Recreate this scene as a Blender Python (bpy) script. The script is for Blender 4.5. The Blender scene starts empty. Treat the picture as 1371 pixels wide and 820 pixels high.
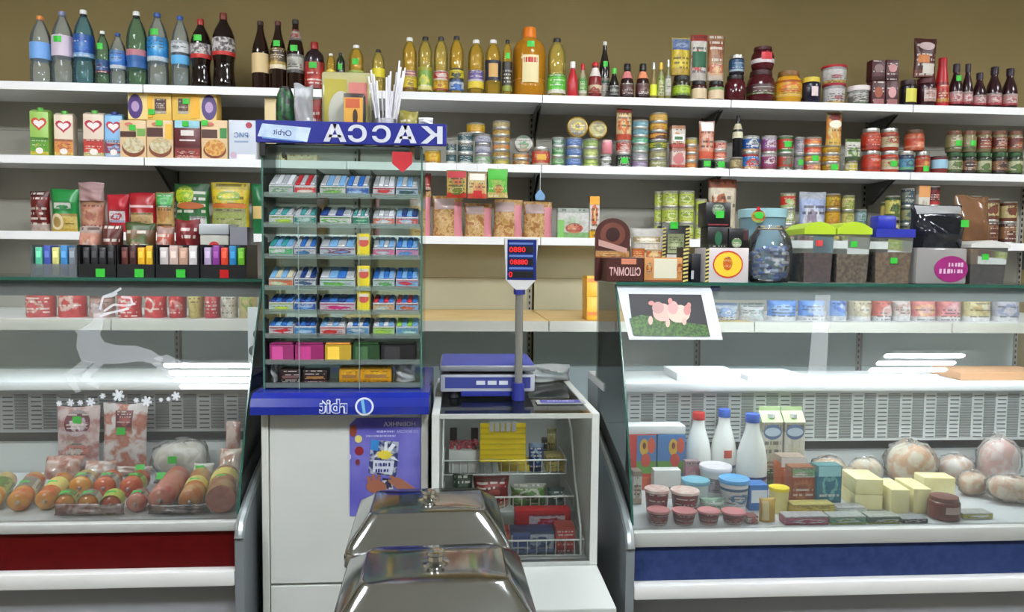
import bpy, bmesh, math, random
from mathutils import Matrix, Vector
random.seed(7)
sc = bpy.context.scene
COL = sc.collection
pi = math.pi
# ------------------------------------------------------------------ camera
FPX, CX, CY = 1000.0, 685.5, 410.0
CAM = Vector((0, 0, 1.32))
ROT = (Matrix.Rotation(math.radians(-4.15), 3, 'Z') @ Matrix.Rotation(pi/2 - math.radians(3.43), 3, 'X')
       @ Matrix.Rotation(math.radians(0.58), 3, 'Z'))
cd = bpy.data.cameras.new('camera'); co = bpy.data.objects.new('camera', cd); COL.objects.link(co)
cd.sensor_width = 36; cd.lens = 36*FPX/1371; cd.clip_start = .05
co.matrix_world = Matrix.Translation(CAM) @ ROT.to_4x4()
sc.camera = co
# ------------------------------------------------------------------ world, exposure
w = bpy.data.worlds.new('world'); sc.world = w; w.use_nodes = True
w.node_tree.nodes['Background'].inputs[0].default_value = (.5, .52, .55, 1)
w.node_tree.nodes['Background'].inputs[1].default_value = .05
vs = sc.view_settings
vs.view_transform = 'Standard'; vs.look = 'None'; vs.gamma = 1; vs.use_curve_mapping = False
vs.exposure = 0.0
TUBE_POWER, TUBE_POWER_SHELF = 128.0, 32.0
CASE_LAMP_RIGHT, CASE_LAMP_LEFT = 15.0, 6.5
try:
    sc.cycles.transparent_max_bounces = 24
    sc.cycles.max_bounces = 6; sc.cycles.diffuse_bounces = 3; sc.cycles.glossy_bounces = 3
except Exception:
    pass

def ray(px, py): return ROT @ Vector(((px-CX)/FPX, -(py-CY)/FPX, -1))
def at(px, py, Y):
    v = ray(px, py); return CAM + v*(Y/v.y)
def on_z(px, py, z):
    v = ray(px, py); return CAM + v*((z-CAM.z)/v.z)

# ------------------------------------------------------------------ materials
def lin(c):
    c = c/255.0
    return c/12.92 if c <= .04045 else ((c+.055)/1.055)**2.4
def L3(c): return (lin(c[0]), lin(c[1]), lin(c[2]), 1)
_mc = {}
def mt(c, rough=.5, metal=0.0, bump=0.0, bscale=60):
    k = ('m', c, rough, metal, bump, bscale)
    if k in _mc: return _mc[k]
    m = bpy.data.materials.new('plain'); m.use_nodes = True; nt = m.node_tree
    b = nt.nodes['Principled BSDF']
    b.inputs['Base Color'].default_value = L3(c); b.inputs['Roughness'].default_value = rough
    b.inputs['Metallic'].default_value = metal
    if bump:
        tc = nt.nodes.new('ShaderNodeTexCoord'); n = nt.nodes.new('ShaderNodeTexNoise'); n.inputs['Scale'].default_value = bscale
        bp = nt.nodes.new('ShaderNodeBump'); bp.inputs['Strength'].default_value = bump; bp.inputs['Distance'].default_value = .01
        nt.links.new(tc.outputs['Object'], n.inputs['Vector']); nt.links.new(n.outputs['Fac'], bp.inputs['Height'])
        nt.links.new(bp.outputs['Normal'], b.inputs['Normal'])
    _mc[k] = m; return m
def mottled(c1, c2, scale=4, rough=.6, metal=0.0):
    k = ('mo', c1, c2, scale, rough, metal)
    if k in _mc: return _mc[k]
    m = bpy.data.materials.new('mottled'); m.use_nodes = True; nt = m.node_tree
    b = nt.nodes['Principled BSDF']; b.inputs['Roughness'].default_value = rough; b.inputs['Metallic'].default_value = metal
    if not metal: b.inputs['Specular IOR Level'].default_value = .12
    tc = nt.nodes.new('ShaderNodeTexCoord'); n = nt.nodes.new('ShaderNodeTexNoise')
    n.inputs['Scale'].default_value = scale; n.inputs['Detail'].default_value = 5
    r = nt.nodes.new('ShaderNodeValToRGB'); r.color_ramp.elements[0].position = .35; r.color_ramp.elements[1].position = .65
    r.color_ramp.elements[0].color = L3(c1); r.color_ramp.elements[1].color = L3(c2)
    nt.links.new(tc.outputs['Object'], n.inputs['Vector']); nt.links.new(n.outputs['Fac'], r.inputs['Fac'])
    nt.links.new(r.outputs['Color'], b.inputs['Base Color'])
    _mc[k] = m; return m
def label_print(cols, rough):
    """printed label: ground colour, an oval, a band at top and foot, rows of small print (laid out over the part's own box)"""
    c0, c1, c2 = cols[0], cols[1 % len(cols)], cols[-1]; c3 = cols[2 % len(cols)]
    lum = sum(c0)/3; tcx = tuple(x*.3 for x in c2) if lum > 120 else (222, 216, 206)
    inner = tuple((a_+b__)/2 for a_, b__ in zip(c3, c0)) if len(cols) > 2 else tuple(min(255, x*1.12) for x in c1)
    m = bpy.data.materials.new('label_print'); m.use_nodes = True
    b = m.node_tree.nodes['Principled BSDF']; b.inputs['Roughness'].default_value = rough
    g = m.node_tree.nodes.new('ShaderNodeGroup'); g.node_tree = label_group()
    for i_, c_ in enumerate((c0, c1, inner, c2, tuple(x*.8 for x in c1), tcx)): g.inputs[i_].default_value = L3(c_)
    m.node_tree.links.new(g.outputs[0], b.inputs['Base Color'])
    return m
_lg = []
def label_group():
    if _lg: return _lg[0]
    nt = bpy.data.node_groups.new('label_layout', 'ShaderNodeTree'); N = nt.nodes; Lk = nt.links.new; _lg.append(nt)
    for nm in ('ground', 'oval', 'inner', 'foot', 'head', 'print'): nt.interface.new_socket(nm, in_out='INPUT', socket_type='NodeSocketColor')
    nt.interface.new_socket('colour', in_out='OUTPUT', socket_type='NodeSocketColor')
    gi = N.new('NodeGroupInput'); go = N.new('NodeGroupOutput'); c0, c1, inner, c2, chead, tcx = gi.outputs[:6]
    tc = N.new('ShaderNodeTexCoord'); oi = N.new('ShaderNodeObjectInfo'); sp = N.new('ShaderNodeSeparateXYZ'); Lk(tc.outputs['Generated'], sp.inputs[0])
    def M(op, a, b_=None, c_=None):
        n = N.new('ShaderNodeMath'); n.operation = op
        for i_, v in enumerate((a, b_, c_)):
            if v is None: continue
            if isinstance(v, (int, float)): n.inputs[i_].default_value = v
            else: Lk(v, n.inputs[i_])
        return n.outputs[0]
    u, v, r = sp.outputs[0], sp.outputs[2], oi.outputs['Random']
    r2 = M('FRACT', M('MULTIPLY', r, 17.3)); r3 = M('FRACT', M('MULTIPLY', r, 53.7))
    ns = N.new('ShaderNodeTexNoise'); ns.noise_dimensions = '4D'; ns.inputs['Scale'].default_value = 4.5; ns.inputs['Detail'].default_value = 3
    Lk(tc.outputs['Generated'], ns.inputs['Vector']); Lk(M('MULTIPLY', r, 30), ns.inputs['W'])
    wob = M('MULTIPLY', M('SUBTRACT', ns.outputs['Fac'], .5), 2.2)
    du = M('DIVIDE', M('SUBTRACT', u, M('ADD', .38, M('MULTIPLY', r2, .24))), .33); dv = M('DIVIDE', M('SUBTRACT', v, M('ADD', .36, M('MULTIPLY', r3, .22))), .24)
    d = M('ADD', M('SQRT', M('ADD', M('MULTIPLY', du, du), M('MULTIPLY', dv, dv))), wob)
    def ramp(x, a, c): 
        n = N.new('ShaderNodeMapRange'); n.inputs[1].default_value = a; n.inputs[2].default_value = c; Lk(x, n.inputs[0]); return n.outputs[0]
    oval = ramp(d, 1.06, .94); oval2 = ramp(d, .6, .45)
    foot = ramp(M('ADD', v, M('MULTIPLY', wob, .03)), .20, .17); head = ramp(v, .84, .86)
    row = M('MULTIPLY', v, 8.0); fr = M('FRACT', row); fl = M('FLOOR', row)
    inrow = M('MULTIPLY', M('GREATER_THAN', fr, .28), M('LESS_THAN', fr, .72))
    wn = N.new('ShaderNodeTexWhiteNoise'); wn.noise_dimensions = '2D'; cv = N.new('ShaderNodeCombineXYZ'); Lk(M('FLOOR', M('MULTIPLY', u, 15)), cv.inputs[0]); Lk(M('ADD', fl, M('MULTIPLY', r, 91)), cv.inputs[1]); Lk(cv.outputs[0], wn.inputs[0])
    wr = N.new('ShaderNodeTexWhiteNoise'); wr.noise_dimensions = '1D'; Lk(M('ADD', fl, M('MULTIPLY', r2, 77)), wr.inputs['W'])
    txt = M('MULTIPLY', M('MULTIPLY', inrow, M('GREATER_THAN', wn.outputs['Value'], .38)), M('MULTIPLY', M('GREATER_THAN', wr.outputs['Value'], .55), M('LESS_THAN', M('ABSOLUTE', M('SUBTRACT', u, .5)), .4)))
    def mix(f, A, B_):
        n = N.new('ShaderNodeMix'); n.data_type = 'RGBA'; Lk(f, n.inputs[0])
        for i_, c_ in ((6, A), (7, B_)):
            if isinstance(c_, tuple): n.inputs[i_].default_value = L3(c_)
            else: Lk(c_, n.inputs[i_])
        return n.outputs[2]
    col = mix(oval, c0, c1); col = mix(oval2, col, inner); col = mix(foot, col, c2)
    col = mix(head, col, chead); col = mix(M('MULTIPLY', txt, .75), col, tcx)
    n2 = N.new('ShaderNodeMix'); n2.data_type = 'RGBA'; n2.blend_type = 'MULTIPLY'; n2.inputs[0].default_value = .5
    cr = N.new('ShaderNodeValToRGB'); cr.color_ramp.elements[0].position = .3; cr.color_ramp.elements[1].position = .6; cr.color_ramp.elements[0].color = (.45, .42, .40, 1)
    n3 = N.new('ShaderNodeTexNoise'); n3.inputs['Scale'].default_value = 9; n3.inputs['Detail'].default_value = 4; Lk(tc.outputs['Generated'], n3.inputs['Vector']); Lk(n3.outputs['Fac'], cr.inputs['Fac'])
    Lk(col, n2.inputs[6]); Lk(cr.outputs['Color'], n2.inputs[7]); Lk(n2.outputs[2], go.inputs[0])
    return nt
def pr(*cols, s=58, rough=.4, stretch=1.0):
    """printed packaging: patches of several inks"""
    def deep(c):
        g = sum(c)/3; return tuple(max(0, min(255, (g+(v-g)*1.15)*.88)) for v in c)
    cols = tuple(deep(c) for c in cols)
    k = ('p', cols, s, rough, stretch)
    if k in _mc: return _mc[k]
    if s == 58:
        _mc[k] = label_print(cols, rough); return _mc[k]
    m = bpy.data.materials.new('print'); m.use_nodes = True; nt = m.node_tree
    b = nt.nodes['Principled BSDF']; b.inputs['Roughness'].default_value = rough
    tc = nt.nodes.new('ShaderNodeTexCoord'); oi = nt.nodes.new('ShaderNodeObjectInfo')
    ml = nt.nodes.new('ShaderNodeMath'); ml.operation = 'MULTIPLY'; ml.inputs[1].default_value = 40
    mp = nt.nodes.new('ShaderNodeMapping'); mp.inputs['Scale'].default_value = (1, 1, stretch)
    n = nt.nodes.new('ShaderNodeTexNoise'); n.inputs['Scale'].default_value = s; n.inputs['Detail'].default_value = 5
    n.inputs['Distortion'].default_value = .3
    r = nt.nodes.new('ShaderNodeValToRGB'); r.color_ramp.interpolation = 'LINEAR'
    els = r.color_ramp.elements
    N = len(cols)
    while len(els) < N: els.new(.5)
    for i in range(N):
        els[i].position = 0 if i == 0 else .36 + .28*(i-.5)/max(1, N-1)
        els[i].color = L3(cols[i])
    nt.links.new(oi.outputs['Random'], ml.inputs[0]); nt.links.new(ml.outputs[0], mp.inputs['Location'])
    nt.links.new(tc.outputs['Object'], mp.inputs['Vector']); nt.links.new(mp.outputs[0], n.inputs['Vector'])
    nt.links.new(n.outputs['Fac'], r.inputs['Fac']); nt.links.new(r.outputs['Color'], b.inputs['Base Color'])
    _mc[k] = m; return m
def gl(c=(255, 255, 255), haze=.04, ior=1.45, rough=.0, hazec=None):
    """thin clear sheet or bottle wall: tinted see-through + mirror fresnel + a little diffuse haze"""
    k = ('g', c, haze, ior, rough, hazec)
    if k in _mc: return _mc[k]
    m = bpy.data.materials.new('clear'); m.use_nodes = True; nt = m.node_tree
    nt.nodes.remove(nt.nodes['Principled BSDF']); out = nt.nodes['Material Output']
    t = nt.nodes.new('ShaderNodeBsdfTransparent'); t.inputs[0].default_value = L3(c)
    g = nt.nodes.new('ShaderNodeBsdfGlossy'); g.inputs['Roughness'].default_value = rough
    d = nt.nodes.new('ShaderNodeBsdfDiffuse'); d.inputs[0].default_value = L3(hazec or c)
    f = nt.nodes.new('ShaderNodeFresnel'); f.inputs['IOR'].default_value = ior
    a = nt.nodes.new('ShaderNodeMixShader'); a.inputs[0].default_value = haze
    b = nt.nodes.new('ShaderNodeMixShader')
    nt.links.new(t.outputs[0], a.inputs[1]); nt.links.new(d.outputs[0], a.inputs[2])
    nt.links.new(f.outputs[0], b.inputs[0]); nt.links.new(a.outputs[0], b.inputs[1]); nt.links.new(g.outputs[0], b.inputs[2])
    nt.links.new(b.outputs[0], out.inputs[0])
    _mc[k] = m; return m
def emit(c, s):
    k = ('e', c, s)
    if k in _mc: return _mc[k]
    m = bpy.data.materials.new('glow'); m.use_nodes = True; nt = m.node_tree
    b = nt.nodes['Principled BSDF']; b.inputs['Base Color'].default_value = L3(c)
    b.inputs['Emission Color'].default_value = L3(c); b.inputs['Emission Strength'].default_value = s
    if s < 2:
        try: m.cycles.emission_sampling = 'NONE'
        except Exception: pass
    _mc[k] = m; return m

WHITE = mt((232, 232, 230), .45); CREAMW = mt((226, 224, 214), .5); BLACK = mt((14, 14, 16), .4)
CHROME = mt((205, 205, 203), .12, 1.0); STEEL = mt((170, 172, 172), .3, 1.0); DARK = mt((40, 40, 44), .5)
GREEN = mt((52, 186, 52), .5); GREY = mt((128, 134, 136), .4); NAVY = mt((28, 40, 130), .35)
GOLD = mt((196, 160, 80), .3, .6); TIN = mt((190, 190, 185), .3, .8); REDM = mt((190, 24, 28), .35)
FILM = gl((253, 253, 254), .14, 1.12, .12)
WATER = gl((248, 252, 252), .17, 1.35, .03, (196,212,216)); WATERB = gl((206, 236, 240), .18, 1.35, .03, (110,170,190)); WATERG = gl((210, 234, 214), .17, 1.35, .03, (130,176,150))
OILM = gl((252, 232, 150), .30, 1.4, .05, (226, 190, 76)); OILP = gl((252, 240, 176), .26, 1.4, .05, (228, 208, 110))
COLA = mt((24, 12, 10), .08); BEER = mt((34, 16, 10), .1)

# ------------------------------------------------------------------ mesh helpers
class MB:
    def __init__(s): s.v = []; s.f = []
    def add(s, V, F):
        o = len(s.v); s.v += [tuple(p) for p in V]; s.f += [tuple(i+o for i in f) for f in F]; return s
    def box(s, x0, x1, y0, y1, z0, z1):
        return s.add([(x0,y0,z0),(x1,y0,z0),(x1,y1,z0),(x0,y1,z0),(x0,y0,z1),(x1,y0,z1),(x1,y1,z1),(x0,y1,z1)],
                     [(0,3,2,1),(4,5,6,7),(0,1,5,4),(1,2,6,5),(2,3,7,6),(3,0,4,7)])
    def lathe(s, prof, n=20, c=(0,0,0)):
        V = []; F = []; ring = []
        for r, z in prof:
            if r < 1e-6: ring.append([len(V)]); V.append((c[0], c[1], c[2]+z))
            else:
                ring.append(list(range(len(V), len(V)+n)))
                V += [(c[0]+r*math.cos(2*pi*i/n), c[1]+r*math.sin(2*pi*i/n), c[2]+z) for i in range(n)]
        for a, b in zip(ring, ring[1:]):
            if len(a) == 1 and len(b) == 1: continue
            for i in range(n):
                j = (i+1) % n
                if len(a) == 1: F.append((a[0], b[j], b[i]))
                elif len(b) == 1: F.append((a[i], a[j], b[0]))
                else: F.append((a[i], a[j], b[j], b[i]))
        return s.add(V, F)
    def tube(s, pts, r, n=6):
        pts = [Vector(p) for p in pts]; V = []; F = []
        for i, p in enumerate(pts):
            d = (pts[min(i+1, len(pts)-1)] - pts[max(i-1, 0)]).normalized()
            u = d.cross(Vector((0,0,1)));  u = u if u.length > .1 else d.cross(Vector((1,0,0)))
            u.normalize(); k = d.cross(u)
            rr = r[i] if isinstance(r, (list, tuple)) else r
            V += [tuple(p + u*rr*math.cos(2*pi*j/n) + k*rr*math.sin(2*pi*j/n)) for j in range(n)]
        for i in range(len(pts)-1):
            for j in range(n):
                q = (j+1) % n; F.append((i*n+j, i*n+q, (i+1)*n+q, (i+1)*n+j))
        F.append(tuple(range(n))[::-1]); F.append(tuple(range((len(pts)-1)*n, len(pts)*n)))
        return s.add(V, F)
    def prism(s, poly, y0, y1):      # polygon in XZ, extruded along Y
        n = len(poly); V = [(x, y0, z) for x, z in poly] + [(x, y1, z) for x, z in poly]
        return s.add(V, [tuple(range(n)), tuple(range(2*n-1, n-1, -1))] + [(i, i+n, (i+1) % n+n, (i+1) % n) for i in range(n)])
    def prismx(s, poly, x0, x1):     # polygon in YZ, extruded along X
        n = len(poly); V = [(x0, y, z) for y, z in poly] + [(x1, y, z) for y, z in poly]
        return s.add(V, [tuple(range(n)), tuple(range(2*n-1, n-1, -1))] + [(i, i+n, (i+1) % n+n, (i+1) % n) for i in range(n)])
    def arc(s, r, zc, w, h, t=.0012):  # curved patch on the front of a round body
        n = 6; a = min(w/2/max(r, .004), 1.25); V = []
        for k in range(n+1):
            q = -pi/2 - a + 2*a*k/n
            for rr in (r, r+t):
                for z in (zc-h/2, zc+h/2): V.append((rr*math.cos(q), rr*math.sin(q), z))
        F = []
        for k in range(n):
            b = 4*k; F += [(b+2,b+6,b+7,b+3), (b,b+1,b+5,b+4), (b+1,b+3,b+7,b+5), (b,b+4,b+6,b+2)]
        F += [(0,2,3,1), (4*n,4*n+1,4*n+3,4*n+2)]
        return s.add(V, F)
    def xf(s, M): s.v = [tuple(M @ Vector(p)) for p in s.v]; return s
    def obj(s, name, mat, parent=None, smooth=False, fix=True):
        me = bpy.data.meshes.new(name); me.from_pydata(s.v, [], s.f); me.materials.append(mat)
        if fix:
            bm = bmesh.new(); bm.from_mesh(me); bmesh.ops.recalc_face_normals(bm, faces=bm.faces[:]); bm.to_mesh(me); bm.free()
        if smooth:
            me.polygons.foreach_set('use_smooth', [True]*len(me.polygons))
            try: me.set_sharp_from_angle(angle=math.radians(smooth if smooth > 1 else 42))
            except Exception: pass
        o = bpy.data.objects.new(name, me); COL.objects.link(o)
        if parent: o.parent = parent
        return o
def rbox(x0, x1, y0, y1, z0, z1, r=.003, seg=2):
    m = MB(); bm = bmesh.new(); bmesh.ops.create_cube(bm, size=1)
    for v in bm.verts: v.co = ((x0+x1)/2+v.co.x*(x1-x0), (y0+y1)/2+v.co.y*(y1-y0), (z0+z1)/2+v.co.z*(z1-z0))
    bmesh.ops.bevel(bm, geom=bm.edges[:], offset=r, segments=seg, affect='EDGES', profile=.5)
    bm.verts.ensure_lookup_table(); m.v = [tuple(v.co) for v in bm.verts]; m.f = [tuple(v.index for v in f.verts) for f in bm.faces]
    bm.free(); return m
def tag(o, label=None, cat=None, group=None, kind=None):
    if label: o['label'] = label
    if cat: o['category'] = cat
    if group: o['group'] = group
    if kind: o['kind'] = kind
    return o
def T(name, label, cat, loc=(0,0,0), group=None):
    o = bpy.data.objects.new(name, None); COL.objects.link(o); o.location = loc; o.empty_display_size = .05
    return tag(o, label, cat, group)
def text(s, h, mirror=True, bold=0.0):
    cu = bpy.data.curves.new('text', 'FONT'); cu.body = s; cu.size = 1; cu.offset = bold; cu.align_x = 'CENTER'; cu.align_y = 'CENTER'
    cu.resolution_u = 3
    o = bpy.data.objects.new('text', cu); COL.objects.link(o); dg = bpy.context.evaluated_depsgraph_get(); dg.update()
    me = bpy.data.meshes.new_from_object(o.evaluated_get(dg)); m = MB()
    xs = [v.co.x for v in me.vertices] or [0]; ys = [v.co.y for v in me.vertices] or [0]
    cx, cy = (min(xs)+max(xs))/2, (min(ys)+max(ys))/2; k = h/max(max(ys)-min(ys), .01); sg = -1 if mirror else 1
    m.v = [((v.co.x-cx)*k*sg, 0, (v.co.y-cy)*k) for v in me.vertices]
    m.f = [tuple(p.vertices)[::sg] for p in me.polygons]; m.w = (max(xs)-min(xs))*k
    bpy.data.objects.remove(o); bpy.data.curves.remove(cu); bpy.data.meshes.remove(me)
    return m
def put_text(s, x, y, z, h, mat, parent, mirror=True, bold=0.0, width=None, name='lettering'):
    m = text(s, h, mirror, bold); k = width/m.w if width else 1
    m.v = [(a*k+x, y, c+z) for a, b, c in m.v]
    return m.obj(name, mat, parent, fix=False)
def marks(x, y, z, w, h, mat, parent, seed=1, flat=False):
    """a blurred, unreadable line of print: short upright strokes of uneven width"""
    rnd = random.Random(seed); m = MB(); p = x-w/2
    while p < x+w/2:
        k = rnd.uniform(.25, .6)*h; hh = h*rnd.uniform(.7, 1.0)
        q = [(p, -hh/2), (p+k, -hh/2), (p+k*rnd.uniform(.8, 1.2), hh/2), (p+k*.1, hh/2)]
        m.add([(a, (z+b if flat else y), (y if flat else z+b)) for a, b in q], [(0,1,2,3)]); p += k+h*rnd.uniform(.12, .4)
    return m.obj('print_line', mat, parent, fix=False)
def ell(cx, cz, a, b, n=20): return [(cx+a*math.cos(2*pi*i/n), cz+b*math.sin(2*pi*i/n)) for i in range(n)]

# ================================================================== THE ROOM
CEIL = 3.0; WALLY = 3.86
def struct(name, m, mat):
    o = m.obj(name, mat); o['kind'] = 'structure'; return o
struct('floor', MB().box(-3.2, 4.8, -4.2, WALLY+.1, -.1, 0), mottled((120,116,108), (142,138,128), 5, .35))
struct('ceiling', MB().box(-3.2, 4.8, -4.2, WALLY+.1, CEIL, CEIL+.1), mt((240,240,236), .8))
struct('wall_back', MB().box(-3.2, 4.8, WALLY, WALLY+.1, 0, CEIL), mottled((127,112,75), (133,117,79), 2, .8))
struct('wall_left', MB().box(-3.2, -3.1, -4.2, WALLY, 0, CEIL), mt((170,160,138), .8))
struct('wall_right', MB().box(4.7, 4.8, -4.2, WALLY, 0, CEIL), mt((170,160,138), .8))
struct('wall_front', MB().box(-3.1, 4.7, -4.2, -4.1, 0, CEIL), mt((150,146,136), .8))
for i, X in enumerate((-1.66, .85, 3.36)):
    for j, Y in enumerate((.08, 2.05)):
        t = T('ceiling_light', 'square four-tube ceiling light, %s in the %s row' % (('leftmost', 'middle one', 'rightmost')[i], ('front', 'shelf-side')[j]),
              'light', (X, Y, CEIL), 'square ceiling lights')
        MB().box(-.3, .3, -.3, .3, -.02, -.001).obj('housing', mt((225,225,222), .4), t)
        for k in range(4):
            MB().box(-.29, .29, -.21+.14*k-.025, -.21+.14*k+.025, -.05, -.022).obj('tube', emit((245, 250, 255), TUBE_POWER_SHELF if j else TUBE_POWER), t)

# ================================================================== SHELVING
SY = 3.45; BY = 3.83
Z1, Z2, Z3 = 2.082, 1.764, 1.432
Z4, Y4 = 1.072, 3.10
J = [-1.388 + .884*k for k in range(-1, 6)]
PANEL = mottled((168,166,155), (176,174,163), 3, .55); CREAM = mottled((176,172,146), (184,180,154), 3, .6); PANELG = mottled((214,230,232), (222,238,240), 3, .5)
SHELFW = mt((238,238,238), .4); WOOD = mottled((222,190,130), (232,204,150), 6, .5)
bayn = ['leftmost shelving bay with the juice cartons, cut by the photo edge', 'shelving bay behind the red striped case, holding cereal boxes',
        'shelving bay behind the till display and the scale', 'shelving bay right of the scale with stacked fish cans',
        'shelving bay behind the dairy case with jars of jam', 'rightmost shelving bay with preserve jars, cut by the photo edge']
for k in range(6):
    x0, x1 = J[k], J[k+1]
    t = T('shelving_bay', bayn[k], 'shelf', ((x0+x1)/2, SY, 0), 'white metal wall shelving bays')
    hw = (x1-x0)/2
    for (za, zb, m) in ((1.20, 1.26, 0), (Z3, 1.60, 1), (1.60, Z2, 1), (Z2, 1.93, 1), (1.93, 2.10, 1)):
        if m: MB().box(-hw+.012, hw-.012, BY-SY-.0, BY-SY+.012, za+.001, zb-.001).obj('back_panel', PANEL, t)
    cr = CREAM if k in (2, 3) else PANEL
    MB().box(-hw+.012, hw-.012, BY-SY, BY-SY+.012, 1.235, Z3-.001).obj('back_panel', cr, t)
    MB().box(-hw+.012, hw-.012, BY-SY, BY-SY+.012, Z4, 1.233).obj('back_panel', cr, t)
    for (za, zb) in ((.78, Z4-.002), (.48, .778), (.02, .478)):
        MB().box(-hw+.012, hw-.012, BY-SY, BY-SY+.012, za, zb).obj('back_panel', PANELG, t)
    for z in (Z1, Z2, Z3):
        s = rbox(-hw+.002, hw-.002, 0, BY-SY-.014, z-.018, z, .003).obj('shelf_board', SHELFW, t)
        MB().box(-hw+.002, hw-.002, -.004, 0, z-.036, z-.002).obj('price_rail', SHELFW, s)
        for q in (-1, 1):
            MB().prismx([(.13, z-.022), (BY-SY-.014, z-.022), (BY-SY-.014, z-.13), (BY-SY-.05, z-.13)], q*(hw-.008)-.002, q*(hw-.008)+.002).obj('bracket', mt((92,92,88), .5), t)
    s = rbox(-hw+.002, hw-.002, Y4-SY, BY-SY-.002, Z4-.02, Z4, .003).obj('base_board', WOOD if k in (2, 3) else SHELFW, t)
    MB().box(-hw+.002, hw-.002, Y4-SY-.004, Y4-SY, Z4-.045, Z4-.001).obj('front_edge', mt((206,204,192), .45), s)
    rbox(-hw+.002, hw-.002, Y4-SY, BY-SY-.002, .10, .13, .003).obj('bottom_board', SHELFW, t)
    u = MB().box(hw-.024, hw-.001, BY-SY-.004, BY-SY+.02, .02, 2.1).obj('upright', mt((150,148,138), .5), t)
    m = MB()
    for i in range(62):
        if i % 1 == 0: m.box(hw-.016, hw-.008, BY-SY-.0055, BY-SY-.0035, .2+.031*i, .2+.031*i+.016)
    m.obj('slot_strip', BLACK, u)

# ------------------------------------------------------------------ item builders
class Row:
    def __init__(s, z, Y): s.z = z; s.Y = Y
R1, R2, R3, R4 = Row(Z1+.0005, SY+.03), Row(Z2+.0005, SY+.03), Row(Z3+.0005, SY+.03), Row(Z4+.0005, Y4+.05)
def geo(x0, x1, yt, Y, z0):
    a = at(x0, yt, Y); b = at(x1, yt, Y)
    return (a.x+b.x)/2, b.x-a.x, (a.z+b.z)/2 - z0
PROF = {
 'pet':  ([(0,0),(.82,0),(.96,.012),(1,.04),(1,.27),(.94,.30),(.94,.33),(1,.36),(1,.58),(.96,.67),(.82,.76),(.56,.85),(.36,.905),(.30,.92),(.30,.95)], .34, .945),
 'cola': ([(0,0),(.80,0),(.95,.02),(.99,.08),(.93,.18),(.87,.27),(.90,.36),(1,.44),(1,.62),(.95,.70),(.74,.79),(.44,.87),(.30,.91),(.28,.94)], .33, .91),
 'beer': ([(0,0),(.94,0),(1,.015),(1,.52),(.97,.58),(.80,.68),(.52,.79),(.38,.87),(.33,.95)], .38, .94),
 'oil':  ([(0,0),(.88,0),(1,.02),(1,.32),(.95,.37),(.95,.42),(1,.48),(1,.70),(.92,.79),(.66,.87),(.42,.915),(.38,.945)], .44, .935),
 'sauce':([(0,0),(.90,0),(1,.03),(1,.42),(.85,.56),(.56,.70),(.42,.78),(.40,.84)], .50, .82),
 'cone': ([(0,0),(.92,0),(1,.04),(.95,.35),(.80,.62),(.62,.80),(.58,.84)], .60, .82),
 'jar':  ([(0,0),(.88,0),(1,.04),(1,.72),(.96,.79),(.86,.83)], .90, .81),
 'jarw': ([(0,0),(.70,0),(.88,.04),(1,.22),(1,.60),(.90,.74),(.76,.82),(.72,.86)], .78, .84),
 'jug':  ([(0,0),(.94,0),(1,.02),(1,.22),(.97,.25),(1,.28),(1,.62),(.96,.71),(.80,.78),(.52,.83),(.36,.86)], .40, .855),
 'fat':  ([(0,0),(.75,0),(.84,.03),(.97,.18),(1,.34),(.97,.46),(.86,.58),(.66,.70),(.48,.80),(.43,.86),(.42,.92)], .47, .90),
 'wine': ([(0,0),(.94,0),(1,.02),(1,.56),(.85,.64),(.5,.71),(.42,.75),(.42,.93)], .5, .92),
}
def rat(prof, z):
    for (r0, z0), (r1, z1) in zip(prof, prof[1:]):
        if z0 <= z <= z1 and z1 > z0: return r0+(r1-r0)*(z-z0)/(z1-z0)
    return prof[-1][0]
def rev(name, label, cat, x0, x1, yt, row, kind, body, cap, bands=(), st=(), group=None, z0=None, back=0, n=22, patches=()):
    """round thing: body, cap/lid, label bands (z0,z1,mat), stickers (zfrac, angle offset, w)"""
    z0 = row.z if z0 is None else z0
    Y = row.Y + back; W = geo(x0, x1, yt, Y, z0)[1]; Y += W/2
    X, W, H = geo(x0, x1, yt, Y, z0); R = W/2
    prof, cr, cz = PROF[kind]
    t = T(name, label, cat, (X, Y, z0), group)
    MB().lathe([(r*R, z*H) for r, z in prof], n).obj('body', body, t, 50)
    cp = 'lid' if kind in ('jar', 'jarw') else 'cap'
    MB().lathe([(0, cz*H), (cr*R, cz*H), (cr*R*1.02, cz*H+.1*(1-cz)*H), (cr*R*.98, .99*H), (cr*R*.9, H), (0, H)], 16).obj(cp, cap, t, 42)
    for b in bands:
        za, zb, m = b[:3]
        zs = [za] + [z for r, z in prof if za < z < zb] + [zb]
        o = .0012
        pts = [(rat(prof, za)*R, za*H)] + [(rat(prof, z)*R+o, z*H) for z in zs] + [(rat(prof, zb)*R, zb*H)]
        MB().lathe(pts, n).obj('label_band', m, t, 50)
    for p in patches:     # zc, w, h (fractions of H / W), mat
        zc, pw, ph, m = p; MB().arc(rat(prof, zc)*R+.0016, zc*H, pw*W, ph*H).obj('label_patch', m, t, 50)
    for s in st:
        zc = s; MB().arc(rat(prof, zc)*R+.003, zc*H, min(.034, W*.42), .026).obj('price_sticker', GREEN, t, 50)
    return t, z0+H
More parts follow.
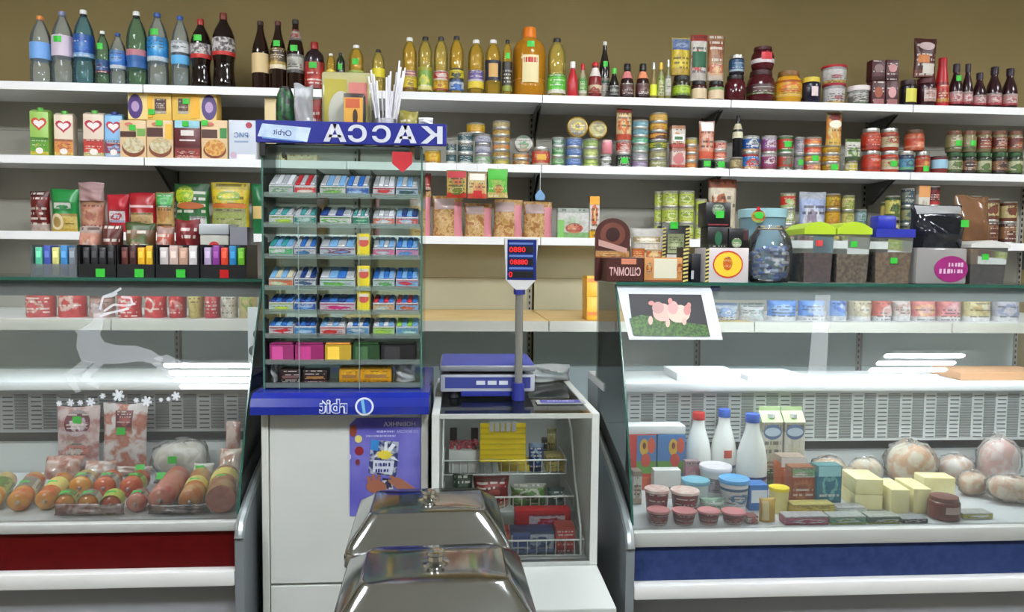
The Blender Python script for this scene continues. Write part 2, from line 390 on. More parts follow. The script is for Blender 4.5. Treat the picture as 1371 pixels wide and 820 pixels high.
def can(name, label, x0, x1, z0, z1, Y, m, group=None, st=False, rim=None, n=20, cat='can'):
    ym = 200
    a, b = x0, x1; W = b-a; R = W/2; H = z1-z0-.0004
    t = T(name, label, cat, ((a+b)/2, Y+R, z0), group)
    MB().lathe([(0, .001), (R*.93, .001), (R*.95, 0), (R, .0015), (R, .004), (R*.97, .006), (R*.97, H-.006), (R, H-.004), (R, H-.001), (R*.95, H), (R*.93, H-.002), (0, H-.002)], n).obj('tin', rim or TIN, t, 40)
    MB().lathe([(R*.97, .0065), (R*.985, .0065), (R*.985, H-.0065), (R*.97, H-.0065)], n).obj('label_band', m, t, 40)
    if st: MB().arc(R*.985+.001, H*.5, min(.034, W*.5), min(.026, H*.8)).obj('price_sticker', GREEN, t, 40)
    return t
ORD = ['bottom', 'second from bottom', 'third from bottom', 'fourth from bottom', 'fifth from bottom', 'sixth from bottom', 'seventh from bottom']
def stack(x0, x1, yt, row, mats, desc, group, st=(), z0=None, back=0, rim=None, name='food_can', cat='can', words=None):
    z0 = row.z if z0 is None else z0; Y = row.Y+back; X, W, H = geo(x0, x1, yt, Y, z0); n = len(mats)
    for i, m in enumerate(mats):
        pos = 'only' if n == 1 else ('top' if i == n-1 else ORD[i])
        lab = '%s %s%s' % (pos, (words[i]+' ') if words else '', desc)
        if n == 1: lab = desc
        can(name, lab, X-W/2, X+W/2, z0+H*i/n, z0+H*(i+1)/n, Y, m, group, i in st, rim, cat=cat)
    return z0+H
def boxi(name, label, cat, x0, x1, yt, row, D, mat, deco=(), st=(), group=None, z0=None, back=0, r=.002, base=None):
    z0 = row.z if z0 is None else z0; Y = row.Y+back; X, W, H = geo(x0, x1, yt, Y, z0)
    t = T(name, label, cat, (X, Y, z0), group)
    rbox(-W/2, W/2, 0, D, 0, H, min(r, W/5, H/5)).obj('carton', mat, t, 40)
    decorate(t, W, H, deco, st)
    return t, z0+H
def decorate(t, W, H, deco, st=(), y=0):
    for i, d in enumerate(deco):
        u0, v0, u1, v1, m = d[:5]; sh = d[5] if len(d) > 5 else 'r'
        a, b, c, e = -W/2+u0*W, -W/2+u1*W, v0*H, v1*H; th = y-.0008-.0005*i
        if sh == 'e': MB().prism(ell((a+b)/2, (c+e)/2, (b-a)/2, (e-c)/2), th, y).obj('print_oval', m, t)
        elif sh == 'h': MB().prism(heart((a+b)/2, (c+e)/2, (b-a)/2, (e-c)/2), th, y).obj('print_heart', m, t)
        else: MB().box(a, b, th, y, c, e).obj('print_panel', m, t)
    for (u, v) in st:
        MB().box(-W/2+u*W-.014, -W/2+u*W+.014, y-.006, y-.0045, v*H-.012, v*H+.012).obj('price_sticker', GREEN, t)
def heart(cx, cz, a, b, n=20):
    o = []
    for i in range(n):
        q = 2*pi*i/n; o.append((cx+a*math.sin(q)**3, cz+b*(13*math.cos(q)-5*math.cos(2*q)-2*math.cos(3*q)-math.cos(4*q)+2)/16))
    return o
def bagmesh(W, H, D, seed=0, stand=True, seal=.05, nx=12, nz=14, wob=.05, top=1.0):
    rnd = random.Random(seed); ph = [rnd.uniform(0, 6.3) for _ in range(6)]; V = []; F = []
    def th(u, v):
        e = max(0, 1-abs(2*u-1)**2.6)**.6
        g = min(1, (1-v)/(.30)) if v > .70 else 1
        g = max(g, 0)**.7
        if not stand: g *= min(1, (v/.3))**.7 if v < .3 else 1
        else: g *= .82+.18*math.sin(min(v*2.2, 1)*pi/2)
        return max(D/2*e*g*(1+wob*2*math.sin(7*u+ph[0]+5*v)+wob*math.sin(13*v+ph[1]+6*u)), .0008)
    for s in (-1, 1):
        for j in range(nz+1):
            v = j/nz
            for i in range(nx+1):
                u = i/nx; wv = 1-.05*math.sin(min(1, v*1.1)*pi)+.012*math.sin(9*v+ph[2])
                if v > .86: wv *= 1+(top-1)*(v-.86)/.14
                z = H*v + (wob*.25*H*math.sin(6*u+ph[3]) if j == nz else 0)*.5
                V.append(((u-.5)*W*wv, s*th(u, v), z))
    N = (nx+1)*(nz+1)
    for j in range(nz):
        for i in range(nx):
            a = j*(nx+1)+i; F.append((a, a+1, a+nx+2, a+nx+1)); b = a+N; F.append((b, b+nx+1, b+nx+2, b+1))
    for j in range(nz):
        for i in (0, nx):
            a = j*(nx+1)+i; F.append((a, a+nx+1, a+nx+1+N, a+N))
    for i in range(nx):
        for j in (0, nz):
            a = j*(nx+1)+i; F.append((a, a+1, a+1+N, a+N))
    m = MB(); m.v = V; m.f = F; m.th = th; return m
def bag(name, label, cat, x0, x1, yt, row, D, mat, bands=(), st=(), group=None, z0=None, back=0, seed=None, stand=True, tilt=0, wob=.05, rz=0, top=1.0):
    """pillow bag; bands = (v0,v1,u0,u1,mat) printed areas hugging the front"""
    z0 = row.z if z0 is None else z0; Y = row.Y+back+D/2; X, W, H = geo(x0, x1, yt, Y-D/4, z0)
    seed = seed if seed is not None else int(x0*7+yt)
    t = T(name, label, cat, (X, Y, z0), group); t.rotation_euler = (tilt, 0, rz)
    m = bagmesh(W, H, D, seed, stand, wob=wob, top=top); m.obj('bag', mat, t, 60)
    for i, b in enumerate(bands):
        v0, v1, u0, u1, bm_ = b[:5]; mm = MB(); nx, nz = 8, 6; V = []; F = []; shp = b[5] if len(b) > 5 else 'r'
        for lay in (0, 1):
            for j in range(nz+1):
                for k in range(nx+1):
                    u = u0+(u1-u0)*k/nx; v = v0+(v1-v0)*j/nz
                    if shp == 'e':
                        cu, cv = (u0+u1)/2, (v0+v1)/2; du, dv = 2*k/nx-1, 2*j/nz-1
                        u = cu+(u1-u0)/2*du*math.sqrt(max(0, 1-dv*dv/2)); v = cv+(v1-v0)/2*dv*math.sqrt(max(0, 1-du*du/2))
                    wv = 1-.05*math.sin(min(1, v*1.1)*pi)
                    V.append(((u-.5)*W*wv, -m.th(u, v)-(.0016+.0008*i if lay else .0002), H*v))
        N = (nx+1)*(nz+1)
        for j in range(nz):
            for k in range(nx):
                a = j*(nx+1)+k; F.append((a+N, a+1+N, a+nx+2+N, a+nx+1+N))
        mm.v = V; mm.f = F; mm.obj('print_patch', bm_, t, 60)
    for (u, v) in st:
        y = -m.th(u, v)-.006; MB().box((u-.5)*W-.014, (u-.5)*W+.014, y, y+.0015, v*H-.012, v*H+.012).obj('price_sticker', GREEN, t)
    return t, z0+H
# ================================================================== TOP SHELF
BLUEC = mt((40,80,150), .4); WCAP = mt((228,228,226), .4); RCAP = mt((150,24,20), .4); BCAP = mt((26,24,24), .4)
WG = 'water bottles on the top shelf'
rev('water_bottle', 'clear water bottle with pale blue label, leftmost on the top shelf', 'bottle', 40, 67, 22, R1, 'pet', WATER, mt((214,130,60)), [(.36,.60,mt((110,160,220)))], group=WG)
rev('water_bottle', 'clear tall water bottle with pinkish label and green price sticker', 'bottle', 69, 97, 16, R1, 'pet', WATER, mt((120,130,160)), [(.38,.66,mt((206,190,206)))], [.60], group=WG)
rev('water_bottle', 'blue-tinted tall water bottle with deep blue label and white cap', 'bottle', 98, 125, 14, R1, 'pet', WATERB, WCAP, [(.36,.66,pr((40,90,170),(60,120,200),(150,190,230))), (.915,.945,BCAP)], group=WG)
rev('water_bottle', 'small greenish water bottle with white cap and dark blue label', 'bottle', 128, 146, 42, R1, 'pet', WATERG, WCAP, [(.22,.46,pr((40,80,130),(70,110,160),(120,60,70))), (.915,.945,BCAP)], [.70], group=WG)
rev('water_bottle', 'small clear water bottle with blue cap and white blue label', 'bottle', 147, 168, 45, R1, 'pet', WATER, BLUEC, [(.32,.66,pr((70,130,210),(120,170,230),(230,236,244)))], group=WG)
rev('water_bottle', 'green-tinted tall water bottle with white cap, right of two small bottles', 'bottle', 169, 196, 16, R1, 'pet', WATERG, WCAP, [(.24,.40,mt((40,90,150))), (.40,.48,mt((176,110,120))), (.915,.945,BCAP)], group=WG)
rev('water_bottle', 'clear water bottle with bright sky blue label and blue cap', 'bottle', 197, 224, 18, R1, 'pet', WATER, BLUEC, [(.34,.66,pr((50,150,220),(70,170,230),(220,236,246)))], [.72], group=WG)
rev('water_bottle', 'clear water bottle with white and blue label beside the cola', 'bottle', 229, 253, 22, R1, 'pet', WATER, BLUEC, [(.44,.64,pr((236,238,240),(225,230,236),(60,70,80))), (.32,.44,mt((90,170,220)))], group=WG)
rev('cola_bottle', 'smaller dark cola bottle with white red label and green sticker', 'bottle', 255, 282, 26, R1, 'cola', COLA, RCAP, [(.48,.63,pr((232,228,226),(220,214,212),(90,80,80), s=60)), (.42,.48,mt((190,40,36)))], [.70], group='cola bottles')
rev('cola_bottle', 'larger dark cola bottle with brown-red cap and white red label', 'bottle', 284, 314, 18, R1, 'cola', COLA, mt((110,40,26)), [(.48,.66,pr((232,228,226),(220,214,212),(90,80,80), s=60)), (.43,.48,mt((190,40,36)))], group='cola bottles')
BG = 'dark brown drink bottles'
rev('beer_bottle', 'dark brown bottle with plain cream label, left of three', 'bottle', 337, 360, 29, R1, 'beer', BEER, mt((50,26,14)), [(.24,.52,mt((214,186,136)))], group=BG)
rev('beer_bottle', 'dark brown bottle with black gold label, middle of three', 'bottle', 361, 383, 29, R1, 'beer', BEER, mt((86,34,20)), [(.36,.60,pr((60,44,20),(150,120,60),(200,170,90))), (.30,.36,mt((226,210,180)))], [.66], group=BG)
rev('beer_bottle', 'dark bottle with white neck and body labels, right of three', 'bottle', 384, 407, 27, R1, 'beer', BEER, mt((40,40,36)), [(.24,.50,pr((206,204,194),(180,178,168),(90,86,80))), (.70,.86,pr((190,180,170),(170,70,60),(120,120,120)))], [.58], group=BG)
rev('juice_jug', 'dark squat juice jug with red cap and red label', 'bottle', 408, 434, 57, R1, 'jug', mt((40,26,34), .15), RCAP, [(.05,.58,pr((176,50,44),(196,70,56),(150,40,40)))], [.50])
OG = 'cooking oil bottles on the top shelf'
rev('oil_bottle', 'tiny yellow oil bottle with white cap above the till sign', 'bottle', 437, 449, 72, R1, 'oil', OILM, WCAP, [(.3,.55,mt((226,200,60)))], group=OG)
rev('oil_bottle', 'small dark green oil bottle with pale label above till sign', 'bottle', 450, 462, 71, R1, 'oil', mt((30,44,26), .15), BCAP, [(.25,.45,mt((210,206,190)))], [.62], group=OG)
rev('oil_bottle', 'yellow oil bottle with round green sticker above the till sign', 'bottle', 467, 487, 61, R1, 'oil', OILM, WCAP, [(.3,.45,mt((150,170,80)))], [.62], group=OG)
rev('oil_bottle', 'slim pale oil bottle with black cap and yellow label', 'bottle', 498, 515, 67, R1, 'oil', OILP, BCAP, [(.35,.55,mt((222,206,40)))], group=OG)
rev('oil_bottle', 'oil bottle with white cap, pink and sunflower yellow label', 'bottle', 539, 558, 51, R1, 'oil', OILM, WCAP, [(.06,.30,pr((230,200,40),(236,214,70),(120,80,30))), (.30,.40,pr((70,60,110),(220,150,130)))], group=OG)
rev('oil_bottle', 'oil bottle with dark cap and green yellow label', 'bottle', 560, 579, 50, R1, 'oil', OILP, BCAP, [(.06,.46,pr((130,170,70),(220,214,80),(236,230,150)))], group=OG)
rev('oil_bottle', 'oil bottle with red-banded yellow label', 'bottle', 581, 600, 50, R1, 'oil', OILP, BCAP, [(.06,.24,pr((226,170,40),(230,200,50),(150,60,30))), (.24,.40,pr((200,36,36),(230,210,200)))], group=OG)
rev('oil_bottle', 'oil bottle with yellow label over a white blue band', 'bottle', 602, 621, 49, R1, 'oil', OILM, BCAP, [(.06,.24,pr((206,220,236),(60,110,180))), (.24,.44,pr((226,210,50),(60,60,30)))], group=OG)
rev('oil_bottle', 'oil bottle with purple oval label and white cap', 'bottle', 627, 648, 54, R1, 'oil', OILM, WCAP, [(.12,.24,mt((216,190,50))), (.24,.44,pr((110,90,150),(130,110,170),(220,210,220)))], group=OG)
rev('oil_bottle', 'oil bottle with navy label showing a gold oval', 'bottle', 650, 671, 54, R1, 'oil', OILM, WCAP, [(.26,.62,mt((40,40,56)))], group=OG, patches=[(.44,.6,.24,mt((206,160,90)))])
rev('oil_bottle', 'slim oil bottle with black diagonal label and green sticker', 'bottle', 673, 686, 54, R1, 'oil', OILM, BCAP, [(.08,.60,pr((30,28,26),(60,50,30),(150,160,60)))], [.70], group=OG)
rev('oil_jug', 'large five-litre orange oil jug with cream red label', 'bottle', 687, 731, 38, R1, 'jug', gl((226,160,50), .75, 1.4, .08, (196,134,34)), mt((226,120,20)), [(.24,.255,mt((190,120,30)))], [.72], patches=[(.38,.5,.38,mt((228,212,160))), (.50,.4,.07,mt((190,40,34)))])
rev('vinegar_bottle', 'tall pale bottle with black cap and bright green label', 'bottle', 734, 758, 52, R1, 'oil', OILP, BCAP, [(.06,.38,pr((110,210,70),(90,190,60),(236,236,220)))], group=OG)
SG = 'sauce bottles on the top shelf'
rev('sauce_bottle', 'slim red ketchup bottle with white cap', 'bottle', 760, 774, 83, R1, 'sauce', mt((180,30,40), .3), WCAP, group=SG)
rev('sauce_bottle', 'small sauce bottle with red cap and green label', 'bottle', 775, 786, 86, R1, 'sauce', mt((160,150,120), .3), REDM, [(.12,.6,pr((90,160,70),(140,190,100),(200,200,180)))], group=SG)
rev('sauce_bottle', 'squat ketchup bottle with white neck label and red cap', 'bottle', 788, 806, 84, R1, 'fat', mt((120,24,26), .3), REDM, [(.08,.4,pr((220,200,170),(170,60,40),(120,30,30))), (.6,.84,mt((224,214,208)))], group=SG)
rev('sauce_bottle', 'tall dark bottle with white cap behind the ketchup', 'bottle', 803, 817, 56, R1, 'beer', mt((34,26,26), .15), WCAP, [(.1,.4,pr((70,110,90),(200,190,180)))], [.62], group=SG, back=.10)
rev('sauce_bottle', 'small dark bottle with bright green cap', 'bottle', 816, 829, 92, R1, 'sauce', mt((24,22,22), .2), mt((80,180,60)), [(.1,.42,pr((60,60,60),(130,130,126)))], group=SG)
rev('sauce_bottle', 'dark sauce bottle with pink neck label, left of a pair', 'bottle', 831, 849, 86, R1, 'sauce', mt((44,20,20), .2), BCAP, [(.08,.44,pr((90,50,50),(140,110,100),(50,24,24))), (.58,.78,mt((206,120,120)))], group=SG)
rev('sauce_bottle', 'dark sauce bottle with orange neck label, right of a pair', 'bottle', 852, 870, 86, R1, 'sauce', mt((44,20,20), .2), BCAP, [(.08,.44,pr((90,50,50),(140,110,100),(50,24,24))), (.58,.78,mt((226,140,100)))], group=SG)
rev('sauce_bottle', 'small clear bottle with round yellow label', 'bottle', 871, 880, 84, R1, 'sauce', gl((190,170,110), .4), TIN, [(.1,.4,mt((214,220,50)))], group=SG)
rev('sauce_bottle', 'small olive bottle with yellow cap and pale label', 'bottle', 881, 890, 84, R1, 'sauce', gl((176,166,90), .5), mt((220,180,60)), [(.1,.75,pr((160,180,100),(200,200,150)))], group=SG)
rev('sauce_bottle', 'slim bottle with white label beside the yellow pouch', 'bottle', 891, 899, 80, R1, 'sauce', gl((170,166,110), .5), TIN, [(.1,.6,pr((226,224,210),(190,190,170)))], group=SG)
LG = 'jars under pouches on the top shelf'; PG = 'sauce pouches standing on jars'
t, z = rev('jar', 'dark olive jar with lime label under the yellow pouch', 'jar', 901, 924, 103, R1, 'jar', mt((44,40,20), .2), BCAP, [(.2,.6,pr((170,200,50),(190,216,70),(120,150,40)))], group=LG)
bag('sauce_pouch', 'yellow pouch with blue top standing on a jar', 'pouch', 900, 925, 50, R1, .04, pr((222,196,60),(236,214,90),(190,160,50)), [(.66,.97,.03,.97,pr((120,140,180),(170,180,200),(90,110,160)))], group=PG, z0=z+.0005)
t, z = rev('jar', 'dark jar with beige label under the green red pouch', 'jar', 926, 946, 110, R1, 'jar', mt((60,24,26), .2), BCAP, [(.1,.62,mt((206,184,148)))], group=LG)
bag('sauce_pouch', 'green and red pouch standing on a beige-label jar', 'pouch', 926, 948, 46, R1, .04, pr((226,222,214),(190,60,50),(200,190,180)), [(.28,.62,.06,.94,mt((24,84,52)))], group=PG, z0=z+.0005)
t, z = rev('jar', 'dark jar with pale label and green corner under the brown pouch', 'jar', 949, 969, 110, R1, 'jar', mt((50,22,26), .2), BCAP, [(.1,.55,mt((210,186,154))), (.55,.68,mt((110,140,80)))], group=LG)
bag('sauce_pouch', 'brown and red pouch standing on a pale-label jar', 'pouch', 949, 971, 46, R1, .04, pr((150,90,60),(190,140,100),(222,206,190)), [(.1,.4,.1,.9,pr((206,120,80),(230,190,150)))], group=PG, z0=z+.0005)
JM = mt((74,18,26), .12); JG = 'jam jars on the top shelf'
t, z = rev('jam_jar', 'dark red jam jar under a blue-label jar', 'jar', 971, 998, 102, R1, 'jarw', JM, BCAP, group=JG)
rev('jam_jar', 'small jar with blue label standing on a dark red jar', 'jar', 977, 996, 75, R1, 'jar', mt((36,30,44), .15), TIN, [(.15,.75,pr((40,80,120),(60,110,150),(170,190,200)))], group=JG, z0=z+.0005, back=.008)
t, z = rev('jam_jar', 'large dark red jam jar under another large jar', 'jar', 1001, 1037, 96, R1, 'jarw', JM, mt((60,20,20)), [(.25,.55,pr((70,36,40),(90,50,50),(90,110,50)))], group=JG)
rev('jam_jar', 'large round jam jar with white red label on top of another', 'jar', 1007, 1036, 64, R1, 'jarw', JM, mt((70,16,18)), [(.28,.45,mt((214,204,206)))], group=JG, z0=z+.0005, back=.01, patches=[(.55,.5,.3,mt((200,40,50)))])
rev('jam_jar', 'orange apricot jam jar beside the tall dark jars', 'jar', 1039, 1073, 97, R1, 'jarw', mt((206,150,40), .15), mt((130,90,40)), [(.2,.7,pr((226,170,50),(230,120,40),(236,200,110)))], group=JG)
rev('jam_jar', 'small navy jar with yellow lid', 'jar', 1074, 1098, 105, R1, 'jar', mt((26,24,44), .2), mt((214,190,60)), group=JG, patches=[(.45,.35,.35,mt((220,200,200)))])
def tub(name, label, x0, x1, yt, row, m, lidm, group=None, z0=None, back=0, bands=(), cat='tub', taper=.86, lidh=.12, st=()):
    z0 = row.z if z0 is None else z0; Y = row.Y+back; W = geo(x0, x1, yt, Y, z0)[1]; Y += W/2; X, W, H = geo(x0, x1, yt, Y, z0); R = W/2
    t = T(name, label, cat, (X, Y, z0), group); a = .95
    def rr(q): return R*a*(taper+(1-taper)*q)
    MB().lathe([(0,0), (rr(0)*.96,0), (rr(0),.003), (rr(1-lidh), H*(1-lidh)), (0, H*(1-lidh))], 24).obj('cup', m, t, 42)
    MB().lathe([(0,H*(1-lidh)), (R,H*(1-lidh)), (R,H-.002), (R*.97,H), (R*.9,H-.001), (0,H-.001)], 24).obj('lid', lidm, t, 42)
    for (za, zb, bm_) in bands:
        MB().lathe([(rr(za)-.001,za*H), (rr(za)+.001,za*H), (rr(zb)+.001,zb*H), (rr(zb)-.001,zb*H)], 24).obj('label_band', bm_, t, 42)
    for zc in st: MB().arc(rr(zc)+.002, zc*H, .03, .022).obj('price_sticker', GREEN, t)
    return t, z0+H
PRW = pr((232,228,226),(226,220,218),(170,40,60),(220,190,120))
t, z = tub('sweet_bucket', 'white bucket with red lid under another bucket', 1102, 1131, 114, R1, PRW, mt((150,20,44)), 'white printed buckets on the top shelf', taper=.93)
tub('sweet_bucket', 'white bucket with red lid on top of another bucket', 1101, 1133, 90, R1, PRW, mt((176,20,34)), 'white printed buckets on the top shelf', z0=z+.0005, taper=.93)
tub('margarine_tub', 'low white tub with pinkish lid beside the buckets', 1135, 1164, 117, R1, pr((220,220,216),(200,200,196),(120,130,110)), mt((226,214,212)), bands=[(.1,.5,pr((120,116,110),(206,204,200),(90,110,80)))], lidh=.25)
MAR = pr((70,16,26),(90,20,30),(60,12,22)); MX = 'maroon boxes stacked two by two'
for i, (a, b) in enumerate(((1168,1186), (1187,1204))):
    t, z = boxi('maroon_box', 'maroon printed box, lower %s of four' % ('left','right')[i], 'box', a, b, 108, R1, .05, MAR, [(.2,.3,.8,.75,mt(((150,70,40),(206,150,150))[i]), 'e'), (.15,.05,.9,.25,mt((150,90,90)))], group=MX)
    boxi('maroon_box', 'maroon printed box, upper %s of four' % ('left','right')[i], 'box', a, b, 80, R1, .05, MAR, [(.2,.4,.85,.8,mt(((130,100,100),(200,140,140))[i]), 'e')], group=MX, z0=z+.0005)
rev('jam_jar', 'small dark jar with round yellow label near the right end', 'jar', 1206, 1226, 108, R1, 'jar', mt((40,30,34), .2), mt((60,40,40)), group=JG, patches=[(.4,.75,.5,mt((214,206,80)))])
t, z = rev('jam_jar', 'dark maroon jar with white emblem under the tall ketchup pouch', 'jar', 1228, 1252, 106, R1, 'jar', mt((50,16,26), .2), mt((80,20,30)), group=JG, patches=[(.4,.7,.45,pr((226,206,200),(200,160,150)))])
bag('sauce_pouch', 'tall dark red ketchup pouch with white oval, standing on a jar', 'pouch', 1226, 1256, 51, R1, .04, pr((74,24,20),(90,30,24),(110,50,30)), [(.68,.9,.15,.85,mt((196,170,170)),'e'), (.36,.56,.1,.6,mt((200,120,60))), (.08,.34,.3,.85,mt((214,206,196)))], group=PG, z0=z+.0005)
rev('ketchup_bottle', 'conical red ketchup bottle near the right end', 'bottle', 1254, 1271, 78, R1, 'cone', mt((176,24,34), .35), mt((170,20,30)), [(.1,.5,pr((196,60,40),(160,24,30),(200,150,60)))])
DR = mt((46,20,26), .15)
for i, (a, b, y) in enumerate(((1273,1289,86), (1290,1303,86), (1304,1320,98), (1323,1341,90), (1344,1362,92))):
    rev('sauce_bottle', 'dark pomegranate sauce bottle with pinkish label, number %s of the right-end row' % ('one','two','three','four','five')[i], 'bottle', a, b, y, R1, 'sauce', DR, mt((40,24,40)), [(.08,.36,pr((206,150,150),(226,206,200),(170,50,60)))], [.66] if i == 0 else [], group='dark sauce bottles at the right end of the top shelf')

# ================================================================== SECOND SHELF
def carton(label, x0, x1, yt, cols, hc=(176,36,60), fruit=((200,60,40),(226,120,50),(220,170,80)), cap=(90,170,70), grp='juice cartons on the second shelf', rz=.12):
    X, W, H = geo(x0, x1, yt, R2.Y, R2.z); D = .075
    t = T('juice_carton', label, 'carton', (X, R2.Y+.02, R2.z), grp); t.rotation_euler[2] = rz
    Hb = H*.9
    rbox(-W/2, W/2, 0, D, 0, Hb, .003).obj('carton', mt(cols, .4), t, 40)
    MB().prismx([(0, Hb), (D, Hb), (D*.55, H*.955), (D*.45, H*.955)], -W/2+.003, W/2-.003).obj('gable_top', mt(cols, .4), t)
    MB().lathe([(0,0),(.014,0),(.014,.016),(0,.016)], 12, (0, D*.3, Hb+.002)).obj('cap', mt(cap, .4), t, 40)
    decorate(t, W, Hb, [(.08,.55,.92,.88,mt(hc),'h'), (.2,.62,.8,.82,mt((236,226,224)),'h'), (.02,.04,.98,.42,pr(*fruit)), (.3,.06,.7,.2,mt((236,226,220)),'e')])
carton('green and yellow juice carton, leftmost on the second shelf', 36, 60, 141, (150,190,90), (200,70,40), ((110,170,60),(90,160,50),(220,200,80)))
carton('beige juice carton with peach print, second from the left', 69, 93, 146, (222,204,182), fruit=((226,150,60),(214,120,60),(226,190,90)), rz=.2)
carton('beige juice carton with strawberry print and green cap', 108, 135, 145, (218,198,178), fruit=((200,50,36),(214,80,50),(200,190,120)))
carton('light blue juice carton with cherry print', 137, 160, 147, (130,180,222), fruit=((140,30,60),(120,170,216),(170,200,226)), cap=(40,60,130))
CG = 'cereal boxes on the second shelf'; TAN = mt((222,190,146), .45); BRN = mt((74,36,24), .45)
GRAIN = pr((226,214,180),(206,184,140),(236,228,200), s=70); GRAIN2 = pr((226,160,70),(206,130,50),(236,190,110), s=70); BOWL = mt((120,60,30))
zc = None
for i, (a, b, deco, mat, lab, st) in enumerate((
    (160, 195, [(.02,.55,.62,.7,BRN), (.66,.58,.98,.78,mt((120,170,80))), (.08,.02,.95,.5,BOWL,'e'), (.12,.12,.92,.54,GRAIN,'e'), (.2,.84,.5,.94,mt((196,110,90)),'e')], TAN, 'tan grain box with brown banner and white groats bowl, leftmost', [(.5,.8)]),
    (196, 231, [(.02,.56,.62,.8,BRN), (.72,.5,.98,.9,mt((230,180,60))), (.08,.02,.95,.5,BOWL,'e'), (.12,.12,.92,.54,GRAIN,'e'), (.2,.84,.5,.94,mt((196,110,90)),'e')], TAN, 'tan grain box with yellow side stripe and groats bowl', [(.5,.92)]),
    (233, 268, [(.02,.8,.98,.99,mt((150,200,214))), (.25,.6,.75,.74,mt((226,216,210))), (.2,.46,.8,.5,mt((220,210,206))), (.02,.02,.98,.3,pr((150,50,40),(110,30,30),(190,110,90)))], mt((90,24,26), .4), 'dark red grain box with sky blue top', [(.45,.9)]),
    (269, 304, [(.02,.54,.62,.76,BRN), (.72,.54,.98,.8,mt((50,130,60))), (.08,.02,.95,.45,BOWL,'e'), (.12,.08,.92,.5,GRAIN2,'e'), (.2,.84,.5,.94,mt((196,110,90)),'e')], TAN, 'tan grain box with green square and orange grain bowl', [(.15,.92)]),
    (306, 343, [(.3,.02,.95,.14,mt((240,240,240))), (.05,.03,.28,.2,mt((200,170,190)),'e'), (.62,.8,.85,.95,mt((176,60,80)),'e'), (.2,.44,.7,.48,mt((150,170,200)))], mt((206,212,224), .45), 'white rice box with blue lettering beside the till sign', []))):
    t, z = boxi('grain_box', lab, 'box', a, b, 161, R2, .07, mat, deco, st, CG)
    if i == 0: zc = z
    if i == 4:
        X, W, H = geo(a, b, 161, R2.Y, R2.z); put_text('РИС', -.005, -.005, H*.62, .024, mt((90,130,180)), t, True, .01)
PUR = mt((66,40,110), .4)
for i, (a, b) in enumerate(((171, 229), (230, 290))):
    boxi('snack_box', 'yellow box with purple oval at its %s end, lying on the grain boxes' % ('left','right')[i], 'box', a, b, 125, R2, .07, mt((232,190,90), .4),
         [((.0,.55)[i],.02,(.45,.98)[i],.98,mt((236,206,130))), ((.0,.66)[i],.04,(.34,1.)[i],.96,PUR,'e'), ((.08,.74)[i],.3,(.26,.92)[i],.7,mt((180,150,190)),'e'), ((.62,.14)[i],.25,(.88,.36)[i],.8,pr((70,40,34),(120,80,60),(200,190,170))), ((.46,.44)[i],.1,(.56,.62)[i],.9,mt((236,176,40)))],
         [((.55,.32)[i],.3+.4*i)], 'yellow boxes lying across the grain boxes', z0=zc+.002)
boxi('grain_box', 'beige carton standing behind the till sign', 'box', 354, 380, 131, R2, .08, mt((222,200,150), .5), group=CG)
boxi('grain_box', 'second beige carton behind the clear stand', 'box', 384, 424, 176, R2, .08, pr((206,190,150),(190,170,130),(226,214,180)), group=CG)

FG = 'small food cans stacked on the second shelf'
YEL = pr((226,180,50),(236,200,80),(206,150,40)); TEA = pr((60,96,100),(40,70,80),(200,206,200)); LIL = pr((206,206,216),(190,190,206),(120,120,150))
GLD = pr((196,160,80),(150,110,60),(216,190,120)); LGR = pr((140,190,130),(190,210,180),(90,150,100)); BLU = pr((110,140,196),(160,180,214),(90,120,180))
stack(568, 590, 200, R2, [YEL], 'flat yellow can beside the clear till stand', FG)
stack(597, 611, 190, R2, [TEA]*2, 'teal can beside the till sign corner', FG)
z = stack(613, 634, 177, R2, [TEA]*3, 'dark teal can in the three-high stack', FG)
stack(625, 650, 164, R2, [YEL], 'wide yellow can lying across two stacks', FG, z0=z+.001, back=.02)
stack(636, 658, 179, R2, [pr((150,190,140),(206,210,200)), LIL, LIL], 'lilac white can in the stack left of gold cans', FG)
stack(660, 684, 161, R2, [pr((150,150,80),(196,180,90)), GLD, pr((214,130,50),(190,150,80)), GLD, GLD, pr((206,190,140),(180,160,110))], 'gold can in the tall six-high stack', FG)
z = stack(687, 710, 204, R2, [pr((150,100,50),(190,150,80)), pr((160,110,50),(206,160,90))], 'brown gold can under a tilted round can', FG)
rev('jar', 'small glass jar with red contents beside the gold cans', 'jar', 712, 736, 198, R2, 'jar', pr((190,70,50),(214,120,80),(200,180,160)), TIN, patches=[(.45,.5,.3,mt((220,170,60)))])
stack(740, 757, 183, R2, [LGR, pr((60,130,80),(150,190,140)), pr((60,110,90),(170,190,180))], 'green can in the stack nearest the shelf joint', FG)
z = stack(759, 781, 183, R2, [BLU, BLU, BLU], 'blue white can in the three-high stack', FG)
z2 = stack(783, 803, 185, R2, [pr((150,176,90),(190,206,120)), pr((176,190,110),(206,214,140)), pr((150,180,100),(180,200,130))], 'pale green can in the three-high stack', FG)
def disc(label, px, py, r, row, m, ringm, z0, lean=.12):
    Y = row.Y+.045; c = at(px, py, Y); R = r*Y/FPX
    t = T('round_can', label, 'can', (c.x, Y, z0+R), 'round cans standing on edge'); t.rotation_euler[0] = -lean
    M = Matrix.Rotation(pi/2, 4, 'X')
    MB().lathe([(0,-.012),(R*.96,-.012),(R,-.01),(R,.01),(R*.96,.012),(R*.9,.010),(0,.010)], 28).xf(M).obj('tin', ringm, t, 42)
    MB().lathe([(0,.0105),(R*.84,.0105),(R*.84,.0125),(0,.0125)], 24).xf(M).obj('lid_print', m, t, 42)
